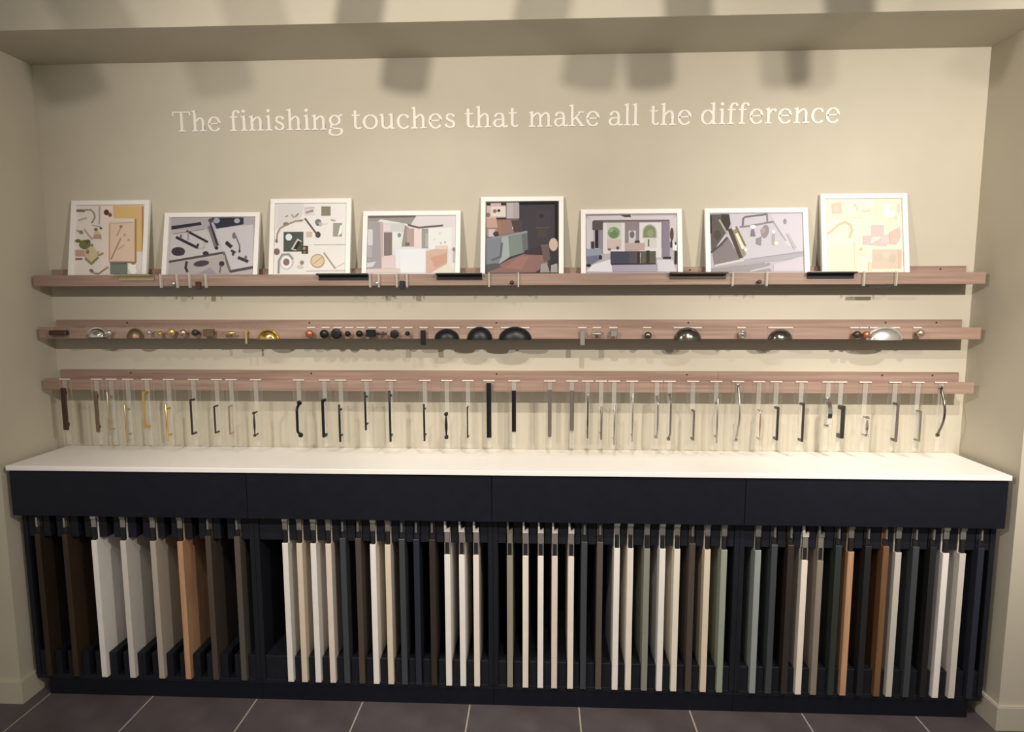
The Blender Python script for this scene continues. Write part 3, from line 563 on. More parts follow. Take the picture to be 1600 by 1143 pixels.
picture('landscape framed picture of a grey kitchen with two arched garden windows', 0.5209, 0.385, LS, (58, 58, 1518, 1540, 85, 990), '#F0E5D8', [
 ('bg', '#B4A6A4'), ('p', [(130, 160), (1450, 160), (1350, 240), (240, 245)], '#CDBFBA'), ('l', [(140, 165), (700, 160)], 18, '#8E7E7C'), ('l', [(800, 165), (1440, 165)], 14, '#9E908C'), ('p', [(630, 165), (780, 155), (790, 195), (700, 195)], '#4E443E'), ('r', 240, 235, 1340, 265, '#6E5E5C'), ('r', 300, 260, 1250, 640, '#8E7E7C'),
 ('r', 380, 275, 700, 720, '#D8CCC4'), ('r', 440, 275, 650, 660, '#C6C0AE'), ('e', (540, 420, 90, 86), '#7E9068'), ('e', (540, 440, 60, 60), '#6A7E54'), ('e', (500, 380, 34), '#8CA07A'), ('r', 440, 520, 650, 660, '#C8AEA0'), ('e', (595, 640, 24, 24), '#5A5450'), ('e', (475, 660, 26, 20), '#6E645C'),
 ('r', 910, 275, 1230, 780, '#D8CCC6'), ('p', circ(1060, 420, 105, 120, 180, 360, 14) + [(1165, 500), (955, 500)], '#A8A48C'), ('p', circ(1060, 420, 88, 100, 180, 360, 14) + [(1148, 490), (972, 490)], '#7C8060'), ('e', (1070, 430, 50, 54), '#8E9468'), ('r', 980, 500, 1160, 640, '#CBC2B2'), ('r', 1035, 520, 1055, 620, '#4E4A40'),
 ('r', 705, 270, 910, 560, '#8A7A7A'), ('r', 755, 390, 860, 570, '#C2B8B4'), ('e', (805, 450, 34, 50), '#6E6466'), ('e', (880, 555, 40, 26), '#3E3632'), ('r', 700, 570, 990, 680, '#B69C90'), ('p', [(130, 200), (240, 240), (240, 660), (140, 700)], '#C8BAB8'), ('r', 225, 250, 380, 380, '#584C46'), ('r', 265, 380, 312, 640, '#1E1A1E'), ('r', 205, 545, 255, 650, '#3A3234'), ('r', 330, 380, 380, 720, '#8E8088'),
 ('p', [(140, 650), (380, 660), (330, 800), (150, 900)], '#8E9298'), ('p', [(140, 760), (340, 740), (330, 810), (150, 910)], '#6E6C7A'), ('e', (345, 775, 24, 34), '#2E2832'), ('e', (170, 890, 34, 22), '#1E1A1C'), ('p', [(130, 980), (230, 880), (500, 800), (520, 985)], '#E0D4D2'),
 ('r', 490, 690, 1150, 710, '#2E282C'), ('r', 490, 700, 760, 870, '#42424E'), ('r', 760, 700, 880, 870, '#54484A'), ('r', 880, 700, 920, 870, '#2E2A2A'), ('r', 930, 700, 1010, 870, '#5E5644'), ('r', 1010, 680, 1060, 870, '#332F26'), ('r', 1060, 700, 1150, 870, '#5A5440'), ('r', 500, 865, 1150, 885, '#2E282A'),
 ('p', [(520, 885), (1160, 880), (1180, 985), (520, 985)], '#A89AA2'), ('p', [(1160, 810), (1400, 820), (1450, 985), (1180, 985)], '#CEC4C2'), ('r', 1245, 260, 1350, 780, '#857880'), ('r', 1255, 770, 1370, 800, '#332C30'), ('p', [(1350, 240), (1450, 180), (1450, 560), (1350, 560)], '#CCBCB6'), ('e', (1380, 450, 28, 96), '#5A3E3A'), ('r', 1360, 540, 1385, 640, '#3E3236'), ('r', 1390, 560, 1455, 680, '#E0D6D2'), ('r', 1420, 690, 1455, 880, '#2A2428'), ('e', (1435, 580, 16, 26), '#4A4044')])
picture('landscape framed picture of gold and chrome handles on lilac grey boards', 0.9929, 0.386, LS, (60, 62, 1500, 1525, 82, 980), '#ECE0D6', [
 ('bg', '#B4A9AA'), ('p', [(400, 160), (1440, 160), (1440, 720), (600, 800)], '#BDB2B3'), ('p', [(1000, 160), (1440, 160), (1440, 700), (1200, 600)], '#C6BABB'), ('p', [(140, 160), (380, 160), (380, 400), (150, 720)], '#5A4E4A'), ('p', [(300, 155), (410, 160), (430, 300), (380, 400), (300, 260)], '#3E352E'), ('e', (240, 460, 50, 70), '#4A4236'), ('r', 140, 180, 162, 430, '#2A2020'),
 ('p', [(160, 700), (380, 470), (560, 800), (180, 880)], '#7C706E'), ('l', [(150, 700), (280, 600), (370, 500)], 30, '#4E443C'), ('l', [(270, 240), (380, 440)], 24, '#A29884'), ('p', [(380, 370), (440, 360), (600, 780), (540, 790)], '#4A3E38'), ('p', [(440, 350), (520, 330), (640, 740), (590, 780)], '#8E7E6C'), ('p', [(490, 440), (530, 430), (620, 650), (580, 660)], '#DACDB0'), ('l', [(510, 350), (630, 610)], 26, '#7A6648'), ('e', (470, 360, 26, 22), '#D0C0A0'), ('e', (635, 665, 24, 22), '#EADCC4'),
 ('l', [(600, 330), (605, 225), (640, 200), (940, 165)], 26, '#6E6468'), ('l', [(940, 165), (945, 270)], 24, '#7E7478'), ('l', [(560, 345), (700, 330), (1030, 270)], 26, '#85787A'), ('l', [(1030, 275), (1200, 540)], 18, '#A2969A'), ('e', (740, 340, 40, 24), '#F0E6D6'), ('p', [(715, 380), (755, 375), (775, 480), (700, 480)], '#7A6E6E'), ('e', (910, 410, 54, 96, 0, 360, 14, 12), '#8E7E7C'), ('e', (880, 400, 36, 40), '#A08E86'), ('p', [(780, 510), (860, 480), (850, 610), (780, 590)], '#8C7F82'),
 ('e', (1030, 415, 22, 22), '#F4E8D8'), ('p', [(1005, 450), (1050, 440), (1040, 610), (1005, 600)], '#A89A90'), ('e', (1065, 580, 30, 30), '#E2D2AE'), ('e', (1190, 270, 22, 40), '#8E8690'), ('p', [(1200, 440), (1240, 450), (1350, 640), (1310, 670)], '#B4A69E'),
 ('p', [(180, 880), (640, 800), (1440, 690), (1440, 790), (600, 870), (180, 940)], '#A59A9C'), ('l', [(200, 890), (600, 815)], 24, '#C8BCAC'), ('l', [(700, 800), (1430, 705)], 16, '#9A8E92'), ('p', [(150, 930), (900, 850), (1000, 975), (150, 980)], '#968A88'), ('l', [(700, 970), (980, 910)], 20, '#BCB0AE'), ('p', [(1020, 880), (1440, 760), (1440, 975), (1020, 975)], '#C2B4B6'), ('e', (955, 870, 24, 20), '#948888')])
picture('square framed mood board in pale cream and yellow, rightmost on top rail', 1.3905, 0.3195, SQ, (40, 75, 1185, 1225, 60, 1060), '#FFF6EC', [
 ('bg', '#FDE9CC'), ('r', 140, 330, 560, 720, '#FDECCF'), ('r', 150, 740, 500, 1060, '#FBE2C4'), ('r', 760, 110, 1100, 420, '#FCEBC6'), ('r', 420, 130, 760, 320, '#FDF0D2'), ('p', [(195, 180), (330, 165), (340, 310), (205, 315)], '#E9C8B2'), ('e', (265, 250, 36, 40), '#F2D0BC'), ('e', (510, 205, 24, 20), '#D6CCAC'), ('e', (540, 250, 20, 26), '#D8D2B8'), ('l', [(600, 285), (720, 275)], 30, '#EBD2AE'), ('e', (960, 280, 80, 90), '#FBF0EA'), ('e', (1000, 250, 40, 36), '#EDE2C4'), ('e', (1085, 250, 24, 70), '#E2CEC4'), ('e', (1050, 370, 26, 24), '#DCD6C2'),
 ('l', [(260, 370), (600, 365)], 20, '#F2DEBA'), ('l', [(150, 575), (300, 455), (380, 420), (450, 460), (475, 530), (440, 620)], 32, '#DCC6A2'), ('e', (380, 510, 46, 40), '#F8E6C8'), ('p', [(730, 460), (890, 465), (900, 600), (730, 620)], '#DDC6BE'), ('p', [(615, 600), (740, 600), (720, 700), (850, 640), (950, 680), (930, 740), (620, 715)], '#DCC4BC'), ('p', [(960, 560), (1100, 490), (1115, 620), (1060, 720), (970, 710)], '#E6BFB0'), ('p', [(1010, 560), (1090, 540), (1060, 690), (1010, 690)], '#F0C4B0'), ('p', [(860, 600), (960, 580), (960, 710), (850, 700)], '#E2CCC2'),
 ('l', [(515, 690), (525, 1030)], 24, '#EBDDB8'), ('e', (595, 775, 24, 20), '#D6C4A4'), ('r', 560, 810, 670, 860, '#F8E0BE'), ('r', 750, 780, 1125, 1025, '#DEC6AE'), ('p', [(870, 820), (990, 810), (930, 890)], '#E8CEB8'), ('e', (1010, 900, 46, 60), '#D2C2A6'), ('e', (820, 890, 50, 60), '#D6C4AE'), ('r', 1080, 790, 1130, 1020, '#DCBCA4'), ('r', 690, 940, 740, 1050, '#F2D2B4')])

# ------------------------------------------------------------------ clear hangers
def hanger_mb(w, length, rail_h=0.0437):
    """acrylic strip hooked over a rail lip: local origin at the front foot of the lip top, z down"""
    mb = MB(); t = 0.003
    mb.box(-w / 2, w / 2, -t - 0.0006, -0.0006, -length, 0.0037, 0, 0, 1)            # front plate
    mb.box(-w / 2, w / 2, -0.0006, 0.0170, 0.0007, 0.0037, 0, 0)                   # over the lip
    mb.box(-w / 2, w / 2, 0.0170, 0.0200, -0.020, 0.0037, 0, 0, 1)                    # back leg
    if length > 0.1: mb.box(-0.008, 0.008, -t - 0.0030, -t - 0.0006, -length, -0.004, 0, 2, 1)  # added rib, its pale front paints a band of caught light
    return mb
def hanger(th, w, length, label=True):  # label switches on the painted glint along the upper edge
    h = hanger_mb(w, length).build('hanger', [ACR, ACE, ACF], th)
    if label: box('edge_glint', GLINT, -w / 2 + 0.0008, w / 2 - 0.0008, -0.0046, -0.0037, -0.0022, 0.0026, h)  # pale strip stands in for light on the hanger's upper edge
    return h

# ------------------------------------------------------------------ handles on the lowest rail
HT = [ # x, z top, z bottom, style, finish, size, words
 (-1.691,1.198,1.030,'flat','dark_brown',0.020,'dark brown flat bar handle'),
 (-1.562,1.186,1.023,'flat','bronze',0.013,'bronze flat bar handle'),
 (-1.517,1.186,1.013,'tbar','pale_brass',0.0028,'thin pale brass bar handle'),
 (-1.450,1.136,0.993,'tbar','pale_brass',0.0030,'short pale brass bar handle'),
 (-1.372,1.187,1.042,'d','brass',0.0048,'bright brass handle with square posts'),
 (-1.285,1.140,0.992,'tbar','brass',0.0042,'brass round bar handle'),
 (-1.185,1.158,1.018,'d','dark_bronze',0.0034,'dark bronze slim bar handle'),
 (-1.092,1.133,1.024,'d','dark_bronze',0.0028,'small dark bronze handle'),
 (-1.034,1.133,1.020,'d','rose',0.0028,'small rosy steel handle'),
 (-0.936,1.111,1.013,'ball','dark_bronze',0.0036,'dark bronze handle with ball ends'),
 (-0.766,1.142,1.014,'bow','black',0.0052,'black bowed handle'),
 (-0.664,1.160,1.012,'d','black',0.0052,'black square-cornered handle'),
 (-0.600,1.141,0.995,'tbar','black',0.0042,'black round bar handle'),
 (-0.498,1.191,1.041,'tbar','black',0.0040,'black slim bar handle set high'),
 (-0.403,1.196,0.997,'tbar','black',0.0044,'long black round bar handle'),
 (-0.271,1.145,1.000,'tbar','black',0.0040,'black medium bar handle'),
 (-0.186,1.111,1.011,'ball','black',0.0046,'short black handle with ball ends'),
 (-0.104,1.134,1.014,'d','black',0.0024,'very thin black wire handle'),
 (-0.021,1.225,1.012,'flat','black',0.018,'long black flat bar handle'),
 (0.074,1.196,1.036,'flat','black',0.016,'black flat bar handle'),
 (0.210,1.199,1.017,'flat','pewter',0.014,'grey steel flat bar handle'),
 (0.294,1.197,1.042,'flat','pewter',0.015,'textured pewter flat bar handle'),
 (0.354,1.190,1.015,'tbar','dark_chrome',0.0030,'thin dark steel bar handle'),
 (0.406,1.139,1.011,'tbar','pewter',0.0038,'short pewter bar handle'),
 (0.455,1.142,0.991,'tbar','steel',0.0034,'brushed steel bar handle'),
 (0.523,1.191,1.004,'tbar','steel',0.0028,'long thin steel bar handle'),
 (0.617,1.177,1.017,'bow','steel',0.0034,'slim steel bow handle'),
 (0.665,1.184,1.010,'bow','pewter',0.0036,'pewter bow handle'),
 (0.752,1.126,1.011,'d','pewter',0.0036,'short pewter handle with dark posts'),
 (0.839,1.173,1.002,'tbar','steel',0.0034,'tall steel bar handle with inset posts'),
 (0.920,1.219,1.008,'arch','steel',0.0036,'long pale arched handle'),
 (0.998,1.130,1.013,'ball','rose',0.0028,'rosy metal handle with round ends'),
 (1.062,1.140,1.014,'d','dark_chrome',0.0044,'dark chrome handle'),
 (1.155,1.155,1.009,'d','dark_chrome',0.0044,'tall dark chrome handle'),
 (1.254,1.168,1.066,'strap','chrome',0.0100,'chrome strap handle'),
 (1.300,1.146,1.023,'d','dark_chrome',0.0075,'wide polished dark handle'),
 (1.390,1.106,1.028,'ball','chrome',0.0046,'small polished chrome handle'),
 (1.498,1.157,1.012,'d','pewter',0.0044,'pewter square-cornered handle'),
 (1.582,1.129,1.013,'d','steel',0.0032,'slim steel handle'),
 (1.665,1.211,1.033,'arch','dark_chrome',0.0040,'curved grey arch handle'),
]
for i, (x, zt, zb, st, fin, sz, words) in enumerate(HT):
    z0 = RAILS[2][0] + 0.0437
    if st == 'flat': x = 0.17 + (x - 0.17) * 1.0085
    th = thing('handle_sample', (x, LIPF, z0), '%s on clear hanger, lowest rail, %s' % (words, ordw(i, len(HT))), 'handle', 'handles hung from the lowest rail')
    hanger(th, 0.046, z0 - 0.970)
    m = FIN[fin]; yp = -0.0037; yb = -0.033; a, b = zt - z0, zb - z0
    if st == 'flat':
        yb = -0.0165
        MB().box(-sz / 2, sz / 2, yb - 0.003, yb + 0.004, b, a, 0.0012).build('grip', m, th)
        for z in (a - 0.02, b + 0.02): MB().box(-sz * 0.35, sz * 0.35, yb + 0.0041, yp, z - 0.006, z + 0.006, 0.0006).build('post', m, th)
    elif st == 'tbar':
        MB().lathe([(sz * 0.7, b), (sz, b + 0.001), (sz, a - 0.001), (sz * 0.7, a)], 12, 0, 'z', (0, yb, 0)).build('grip', m, th)
        for z in (a - 0.022, b + 0.022): MB().lathe([(sz * 0.85, 0.0037), (sz * 0.85, 0.0325)], 10, 0, 'y', (0, 0, z)).build('post', m, th)
    elif st == 'd':
        MB().box(-sz, sz, yb - 0.003, yb + 0.003, b, a, 0.0012).build('grip', m, th)
        for z in (a - sz, b + sz): MB().box(-sz, sz, yb + 0.0031, yp, z - sz, z + sz, 0.0008).build('post', m, th)
    elif st in ('bow', 'arch'):
        k = 0.018 if st == 'bow' else 0.5
        n = 18; pts = []
        for q in range(n + 1):
            t = q / n
            if st == 'bow': y = yp + (yb - yp) * min(1, sin(PI * t) * 2.2)
            else: y = yp + (yb - 0.004 - yp) * sin(PI * t)
            pts.append((0, y, b + (a - b) * t))
        MB().tube(pts, sz, 10).build('grip', m, th)
        for z in (a, b): MB().lathe([(sz * 1.9, 0.0037), (sz * 1.9, 0.006), (sz, 0.0075)], 12, 0, 'y', (0, 0, z)).build('rose', m, th)
    elif st == 'strap':
        n = 16; o = []; inn = []
        for q in range(n + 1):
            t = q / n; z = b + (a - b) * t; y = yp + (yb - yp) * sin(PI * t) ** 0.6
            o.append((y, z)); inn.append((min(yp, y + 0.003), z))
        mb = MB()
        for q in range(n):
            mb.xprism([o[q], o[q + 1], inn[q + 1], inn[q]], -sz * 0.75, sz * 0.75)
        mb.build('grip', m, th)
        for z in (a, b): MB().lathe([(sz * 0.9, 0.0037), (sz * 0.8, 0.008), (sz * 0.3, 0.010)], 14, 0, 'y', (0, 0, z)).build('rose', m, th)
    elif st == 'ball':
        n = 12; L = a - b - 0.012
        prof = [(sz * 0.55 + sz * 0.65 * sin(PI * q / n) ** 2, b + 0.006 + L * q / n) for q in range(n + 1)]
        MB().lathe(prof, 12, 0, 'z', (0, yb, 0)).build('grip', m, th)
        for z in (a - 0.005, b + 0.005):
            pr = [(sz * 1.7 * sin(PI * q / 8) + 0.0001, 0.033 - sz * 1.7 * cos(PI * q / 8)) for q in range(9)]
            mb = MB().lathe([(sz * 0.8, 0.0037), (sz * 0.8, 0.028)], 10, 0, 'y', (0, 0, z)); mb.lathe(pr, 12, 0, 'y', (0, 0, z)); mb.build('post', m, th)

# ------------------------------------------------------------------ knobs and cup pulls on the middle rail
def cup_mb(a, h, d, t=0.92):
    mb = MB(); nu, nv = 18, 8; grids = []
    for s in (1.0, t):
        g = []
        for i in range(nu + 1):
            ph = PI * i / nu; r = sin(ph)
            g.append([(a * s * cos(ph), -d * s * r * sin(PI / 2 * j / nv), h * s * r * cos(PI / 2 * j / nv)) for j in range(nv + 1)])
        grids.append(g)
    for g in grids:
        vs = [v for row in g for v in row]; n = nv + 1
        mb.add(vs, [(i * n + j, (i + 1) * n + j, (i + 1) * n + j + 1, i * n + j + 1) for i in range(nu) for j in range(nv)], 0, True)
    for j in (nv,):
        vs = [grids[0][i][j] for i in range(nu + 1)] + [grids[1][i][j] for i in range(nu + 1)]
        mb.add(vs, [(i, i + 1, nu + 2 + i, nu + 1 + i) for i in range(nu)])
    # flat flange against the plate
    fl = [(a * 1.1 * cos(PI * i / nu), -0.0001, h * 1.12 * sin(PI * i / nu)) for i in range(nu + 1)]
    vs = fl + [(x, -0.0016, z) for x, y, z in fl]
    mb.add(vs, [(i, i + 1, nu + 2 + i, nu + 1 + i) for i in range(nu)] + [[nu + 1 + i for i in range(nu + 1)]])
    return mb
KT = [ # x, z, style, finish, size, words
 (-1.706,1.416,'block','dark_brown',0.034,'dark brown wooden block pull'),
 (-1.559,1.415,'cup','chrome',0.038,'polished silver cup pull'),
 (-1.496,1.416,'round','silver',0.011,'silver round knob'),
 (-1.406,1.412,'cup','bronze',0.030,'small bronze cup pull'),
 (-1.334,1.418,'round','silver',0.008,'tiny silver knob'),
 (-1.292,1.413,'round','gold',0.009,'tiny polished gold knob'),
 (-1.248,1.419,'round','brass',0.0145,'brass round knob'),
 (-1.203,1.416,'round','rose',0.014,'rose gold round knob'),
 (-1.155,1.417,'round','dark_bronze',0.013,'dark bronze round knob'),
 (-1.102,1.417,'square','bronze',0.020,'bronze square textured knob'),
 (-1.021,1.416,'tee','brass',0.026,'brass T-bar knob'),
 (-0.959,1.404,'drop','brass',0.008,'narrow brass drop pull'),
 (-0.878,1.408,'cup','gold',0.040,'shiny gold cup pull'),
 (-0.708,1.413,'round','copper',0.015,'copper red round knob'),
 (-0.651,1.412,'round','black',0.017,'wide black round knob'),
 (-0.604,1.413,'disc','black',0.020,'large black disc knob'),
 (-0.560,1.413,'round','black',0.011,'small black knob beside large black disc knob'),
 (-0.515,1.413,'round','black',0.013,'medium black round knob'),
 (-0.471,1.415,'square','black',0.018,'black square textured knob'),
 (-0.429,1.413,'tee','dark_bronze',0.021,'thin dark bronze T-bar knob'),
 (-0.380,1.412,'disc','black',0.016,'black disc knob'),
 (-0.330,1.414,'round','black',0.009,'tiny black knob'),
 (-0.272,1.400,'drop','black',0.019,'black rectangular drop pull'),
 (-0.183,1.409,'cup','black',0.043,'shallow black cup pull'),
 (-0.057,1.406,'cup2','black',0.044,'tall black domed cup pull'),
 (0.078,1.406,'cup2','black',0.057,'wide black domed cup pull'),
 (0.332,1.400,'drop','steel',0.018,'steel rectangular drop pull'),
 (0.386,1.414,'tee','steel',0.024,'pale steel T-bar knob'),
 (0.448,1.416,'square','steel',0.012,'small pale steel square knob'),
 (0.575,1.407,'round','dark_chrome',0.014,'dark polished round knob'),
 (0.726,1.404,'cup2','dark_chrome',0.046,'polished dark chrome cup pull'),
 (0.924,1.412,'ring','chrome',0.012,'chrome ring knob'),
 (1.068,1.408,'cup','dark_chrome',0.040,'shallow dark chrome cup pull'),
 (1.338,1.411,'round','dark_bronze',0.014,'brown bronze knob left of silver cup pull'),
 (1.372,1.411,'round','copper',0.013,'dark copper knob touching silver cup pull side'),
 (1.447,1.407,'cup2','silver',0.060,'wide satin silver cup pull'),
 (1.565,1.416,'round','rose',0.014,'rosy copper round knob'),
]
for i, (x, z, st, fin, sz, words) in enumerate(KT):
    z0 = RAILS[1][0] + 0.0437
    nm = 'cup_pull' if st.startswith('cup') else ('drop_pull' if st == 'drop' else 'knob')
    th = thing(nm + '_sample', (x, LIPF, z0), '%s on clear bracket, middle rail, %s' % (words, ordw(i, len(KT))), nm.replace('_', ' '), 'knobs and pulls on the middle rail')
    w = max(0.030, min(0.11, sz * 2.3)) if st.startswith('cup') else 0.033
    if st == 'block': w = 0.075
    hanger(th, w, 0.040, label=(x > -0.75))
    m = FIN[fin]; y0 = -0.0037; zz = z - z0
    if st in ('cup', 'cup2'):
        h = 0.034 if st == 'cup' else 0.044
        o = cup_mb(sz, h, 0.027).build('cup', m, th); o.location = (0, y0 - 0.0002, zz - 0.016)
        for sx in (-1, 1): MB().lathe([(0.0045, 0), (0.0045, 0.0022), (0.003, 0.0032)], 12, 0, 'y', (sx * sz * 0.94, y0 - 0.0018, zz - 0.014)).build('screw_cover', m, th)
    elif st in ('round', 'disc'):
        s = sz
        if st == 'round': pr = [(s * 0.5, 0), (s * 0.5, 0.002), (s * 0.34, 0.005), (s * 0.34, 0.011), (s * 0.7, 0.014), (s, 0.020), (s * 0.95, 0.025), (s * 0.7, 0.029), (s * 0.3, 0.031)]
        else: pr = [(s * 0.45, 0), (s * 0.4, 0.014), (s * 0.95, 0.016), (s, 0.018), (s, 0.024), (s * 0.95, 0.026), (s * 0.6, 0.0265)]
        MB().lathe(pr[3:], 20, 0, 'y', (0, y0, zz)).build('knob_head', m, th)
        MB().lathe(pr[:4], 14, 0, 'y', (0, y0, zz)).build('knob_stem', m, th)
    elif st == 'square':
        MB().box(-sz, sz, y0 - 0.026, y0 - 0.013, zz - min(sz, 0.014), zz + min(sz, 0.014), 0.0015).build('knob_head', m, th)
        for k in range(-2, 3): box('ridge', m, k * sz * 0.36 - 0.001, k * sz * 0.36 + 0.001, y0 - 0.0272, y0 - 0.0261, zz - min(sz, 0.014) + 0.002, zz + min(sz, 0.014) - 0.002, th)
        MB().lathe([(0.006, 0), (0.005, 0.0129)], 12, 0, 'y', (0, y0, zz)).build('knob_stem', m, th)
    elif st == 'tee':
        MB().lathe([(0.0035, -sz), (0.0048, -sz + 0.001), (0.0048, sz - 0.001), (0.0035, sz)], 12, 0, 'x', (0, y0 - 0.026, zz)).build('knob_head', m, th)
        MB().lathe([(0.007, 0), (0.0045, 0.004), (0.0045, 0.024)], 12, 0, 'y', (0, y0, zz)).build('knob_stem', m, th)
    elif st == 'drop':
        MB().box(-sz / 2, sz / 2, y0 - 0.016, y0 - 0.010, zz - 0.030, zz + 0.026, 0.001).build('drop_plate', m, th)
        MB().lathe([(0.006, 0), (0.005, 0.0099)], 12, 0, 'y', (0, y0, zz + 0.016)).build('knob_stem', m, th)
    elif st == 'ring':
        pts = [(sz * cos(2 * PI * k / 24), y0 - 0.018, zz + sz * sin(2 * PI * k / 24)) for k in range(25)]
        MB().tube(pts, 0.0032, 8).build('knob_ring', m, th)
        MB().lathe([(0.007, 0), (0.0055, 0.010), (0.0085, 0.016), (0.005, 0.020)], 14, 0, 'y', (0, y0, zz)).build('knob_stem', m, th)
    elif st == 'block':
        MB().box(-sz, sz, y0 - 0.022, y0 - 0.0002, zz - 0.0095, zz + 0.0095, 0.003).build('pull_block', m, th)

# ------------------------------------------------------------------ edge pulls and clear holders on the topmost rail
Z1 = RAILS[0][0] + 0.0437
def edge_pull(xa, xb, fin, top, words, order):
    w = xb - xa
    th = thing('edge_pull_sample', ((xa + xb) / 2, LIPF, Z1), words, 'edge pull', 'edge pulls on the topmost rail')
    hanger(th, w + 0.02, 0.030, False)
    m = FIN[fin]
    MB().xprism([(-0.0038, -0.022), (-0.0058, -0.022), (-0.0058, -0.006), (-0.0330, -0.0035), (-0.0330, 0.0015), (-0.0038, 0.0015)], -w / 2, w / 2).build('profile', m, th)
    box('top_face', FIN[top], -w / 2, w / 2, -0.0335, -0.0050, 0.0016, 0.0026, th)
edge_pull(-0.6715, -0.4801, 'black', 'pewter', 'black edge pull profile on the topmost rail below the white mood board', 0)
edge_pull(-0.2184, -0.0466, 'black', 'steel', 'black edge pull profile on the topmost rail between kitchen pictures', 1)
edge_pull(0.6541, 0.8610, 'dark_bronze', 'dark_bronze', 'dark bronze edge pull profile on the topmost rail beside arched window picture', 2)
edge_pull(1.1552, 1.3243, 'black', 'silver', 'silver-topped edge pull profile on the topmost rail below the cream mood board', 3)
edge_pull(-1.4555, -1.3150, 'pale_brass', 'dark_bronze', 'pale brass edge pull profile on the topmost rail below the ochre mood board', 4)
def holder(xa, xb, fin, words, piece):
    w = xb - xa
    th = thing('clear_holder', ((xa + xb) / 2, LIPF, Z1), words, 'holder', 'clear holders on the topmost rail')
    mb = hanger_mb(w, 0.046)
    for sx in (-1, 1):                                        # thick polished side walls
        mb.box(sx * w / 2 - 0.0026, sx * w / 2 + 0.0026, -0.0150, -0.0037, -0.050, 0.0037, 0, 1)
    mb.build('hanger', [ACR, ACE], th)
    m = FIN[fin]
    if piece == 'tab': MB().box(-0.009, 0.009, -0.0135, -0.0038, -0.058, -0.026, 0.001).build('pull_tab', m, th)
    elif piece == 'stud': MB().lathe([(0.006, 0), (0.005, 0.006), (0.008, 0.010), (0.006, 0.014)], 14, 0, 'y', (w * 0.28, -0.0037, -0.034)).build('stud', m, th)
    elif piece == 'bar':
        MB().box(-w * 0.36, w * 0.42, -0.0190, -0.0038, -0.056, -0.047, 0.0015).build('pull_bar', m, th)
holder(-1.2858, -1.2215, 'silver', 'clear acrylic holder with silver stud right of the pale brass edge pull', 'stud')
holder(-1.1724, -1.1083, 'dark_brown', 'clear acrylic holder with dark brown tab under black handles picture', 'tab')
holder(-0.4722, -0.4384, 'silver', 'narrow clear acrylic holder at the right end of a black edge pull', 'stud')
holder(-0.3694, -0.3308, 'black', 'clear acrylic holder with black tab under white kitchen picture', 'tab')
holder(-0.0199, 0.0908, 'dark_bronze', 'wide clear acrylic holder under dark kitchen picture', 'stud')
holder(0.8837, 1.0078, 'dark_brown', 'wide clear acrylic holder with brown stud under lilac grey picture', 'stud')
holder(1.3576, 1.4731, 'dark_chrome', 'clear acrylic holder with dark chrome bar under cream mood board', 'bar')

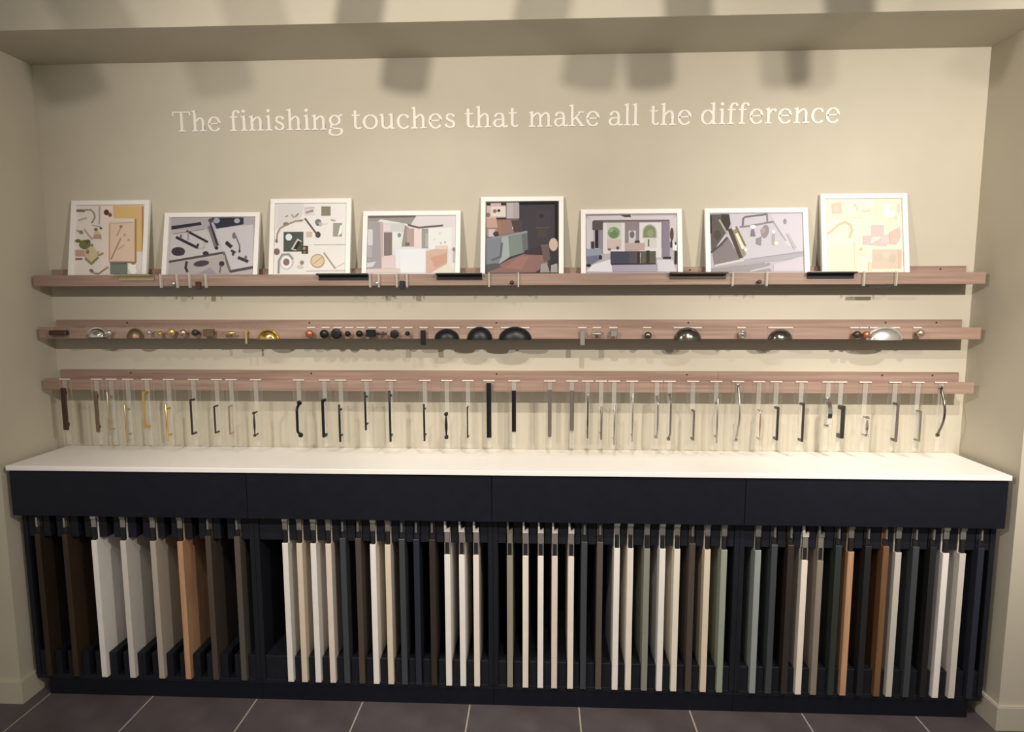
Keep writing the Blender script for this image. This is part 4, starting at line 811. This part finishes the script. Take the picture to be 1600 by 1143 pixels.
# ------------------------------------------------------------------ track spotlights (just above the frame)
def spot(loc, aim, energy, words, size=1.3, blend=0.7, rad=0.018, group='track spotlights', body_r=0.034, body_h=0.15, upright=0.55):
    """loc = middle of the lens; the head hangs from a stem up to the track"""
    th = thing('track_spotlight', loc, words, 'spotlight', group)
    d = (Vector(aim) - Vector(loc)).normalized()
    ax = (d * (1 - upright) + Vector((0, 0, -1)) * upright).normalized()     # housing axis
    q = Vector((0, 0, -1)).rotation_difference(ax)
    mb = MB().lathe([(body_r * 0.55, body_h), (body_r, body_h - 0.01), (body_r, 0.0), (body_r - 0.003, 0.0), (body_r - 0.004, 0.02), (0.001, 0.02)], 24)
    o = mb.build('housing', LAMPM, th); o.rotation_mode = 'QUATERNION'; o.rotation_quaternion = q
    back = -(ax * body_h * 0.8)
    MB().lathe([(0.006, back.z), (0.006, ZR - 0.032 - loc[2])], 10, 0, 'z', (back.x, back.y, 0)).build('stem', LAMPM, th)
    if energy:
        L = bpy.data.lights.new('lamp', 'SPOT'); L.energy = energy; L.spot_size = size; L.spot_blend = blend; L.shadow_soft_size = rad; L.color = LIGHT_COLOR
        lo = bpy.data.objects.new('lamp', L); COL.objects.link(lo); lo.parent = th
        lo.location = ax * 0.012; lo.rotation_mode = 'QUATERNION'; lo.rotation_quaternion = Vector((0, 0, -1)).rotation_difference(d)
YN, YFAR = -1.35, -2.2
for y, w in ((YN - 0.03, 'front lighting track nearest the display wall'), (YFAR - 0.08, 'rear lighting track further from the display wall')):
    tr = thing('lighting_track', (0, y, ZR - 0.032), w, 'track', 'ceiling lighting tracks')
    MB().box(-2.6, 2.6, -0.018, 0.018, 0.0, 0.031, 0.002).build('rail_profile', LAMPM, tr)
    MB().box(-2.6, 2.6, -0.006, 0.006, -0.004, -0.0001, 0.0).build('conductor_strip', FIN['pewter'], tr)
NH = [(-0.78, (-1.05, -0.28, 0.93), 1.0), (-0.51, (-0.55, -0.28, 0.93), 1.0), (0.04, (-0.25, 0, 1.62), 0.95), (0.27, (0.2, -0.30, 0.93), 0.9), (0.90, (0.9, -0.28, 0.93), 0.9), (1.13, (1.5, 0, 1.65), 0.9), (1.49, (1.52, -0.38, 0.93), 0.85)]
for i, (x, aim, sz) in enumerate(NH):
    spot((x, YN, 2.352), aim, EN_NEAR[i], 'black track spotlight on the front track, %s' % ordw(i, len(NH)), sz, 0.75)
spot((1.10, YFAR, 2.36), (-0.5, 0, 1.4), EN_FAR[0], 'black track spotlight on the rear track, right of the camera', 2.0, 0.9, 0.016, upright=0.2)
spot((1.74, YFAR, 2.36), (1.88, 0, 1.62), EN_FAR[2], 'black track spotlight on the rear track, far right end', 1.3, 0.95, 0.016, upright=0.2)
spot((-1.05, YFAR, 2.36), (0.25, 0, 1.4), EN_FAR[1], 'black track spotlight on the rear track, left of the camera', 2.0, 0.9, 0.016, upright=0.2)
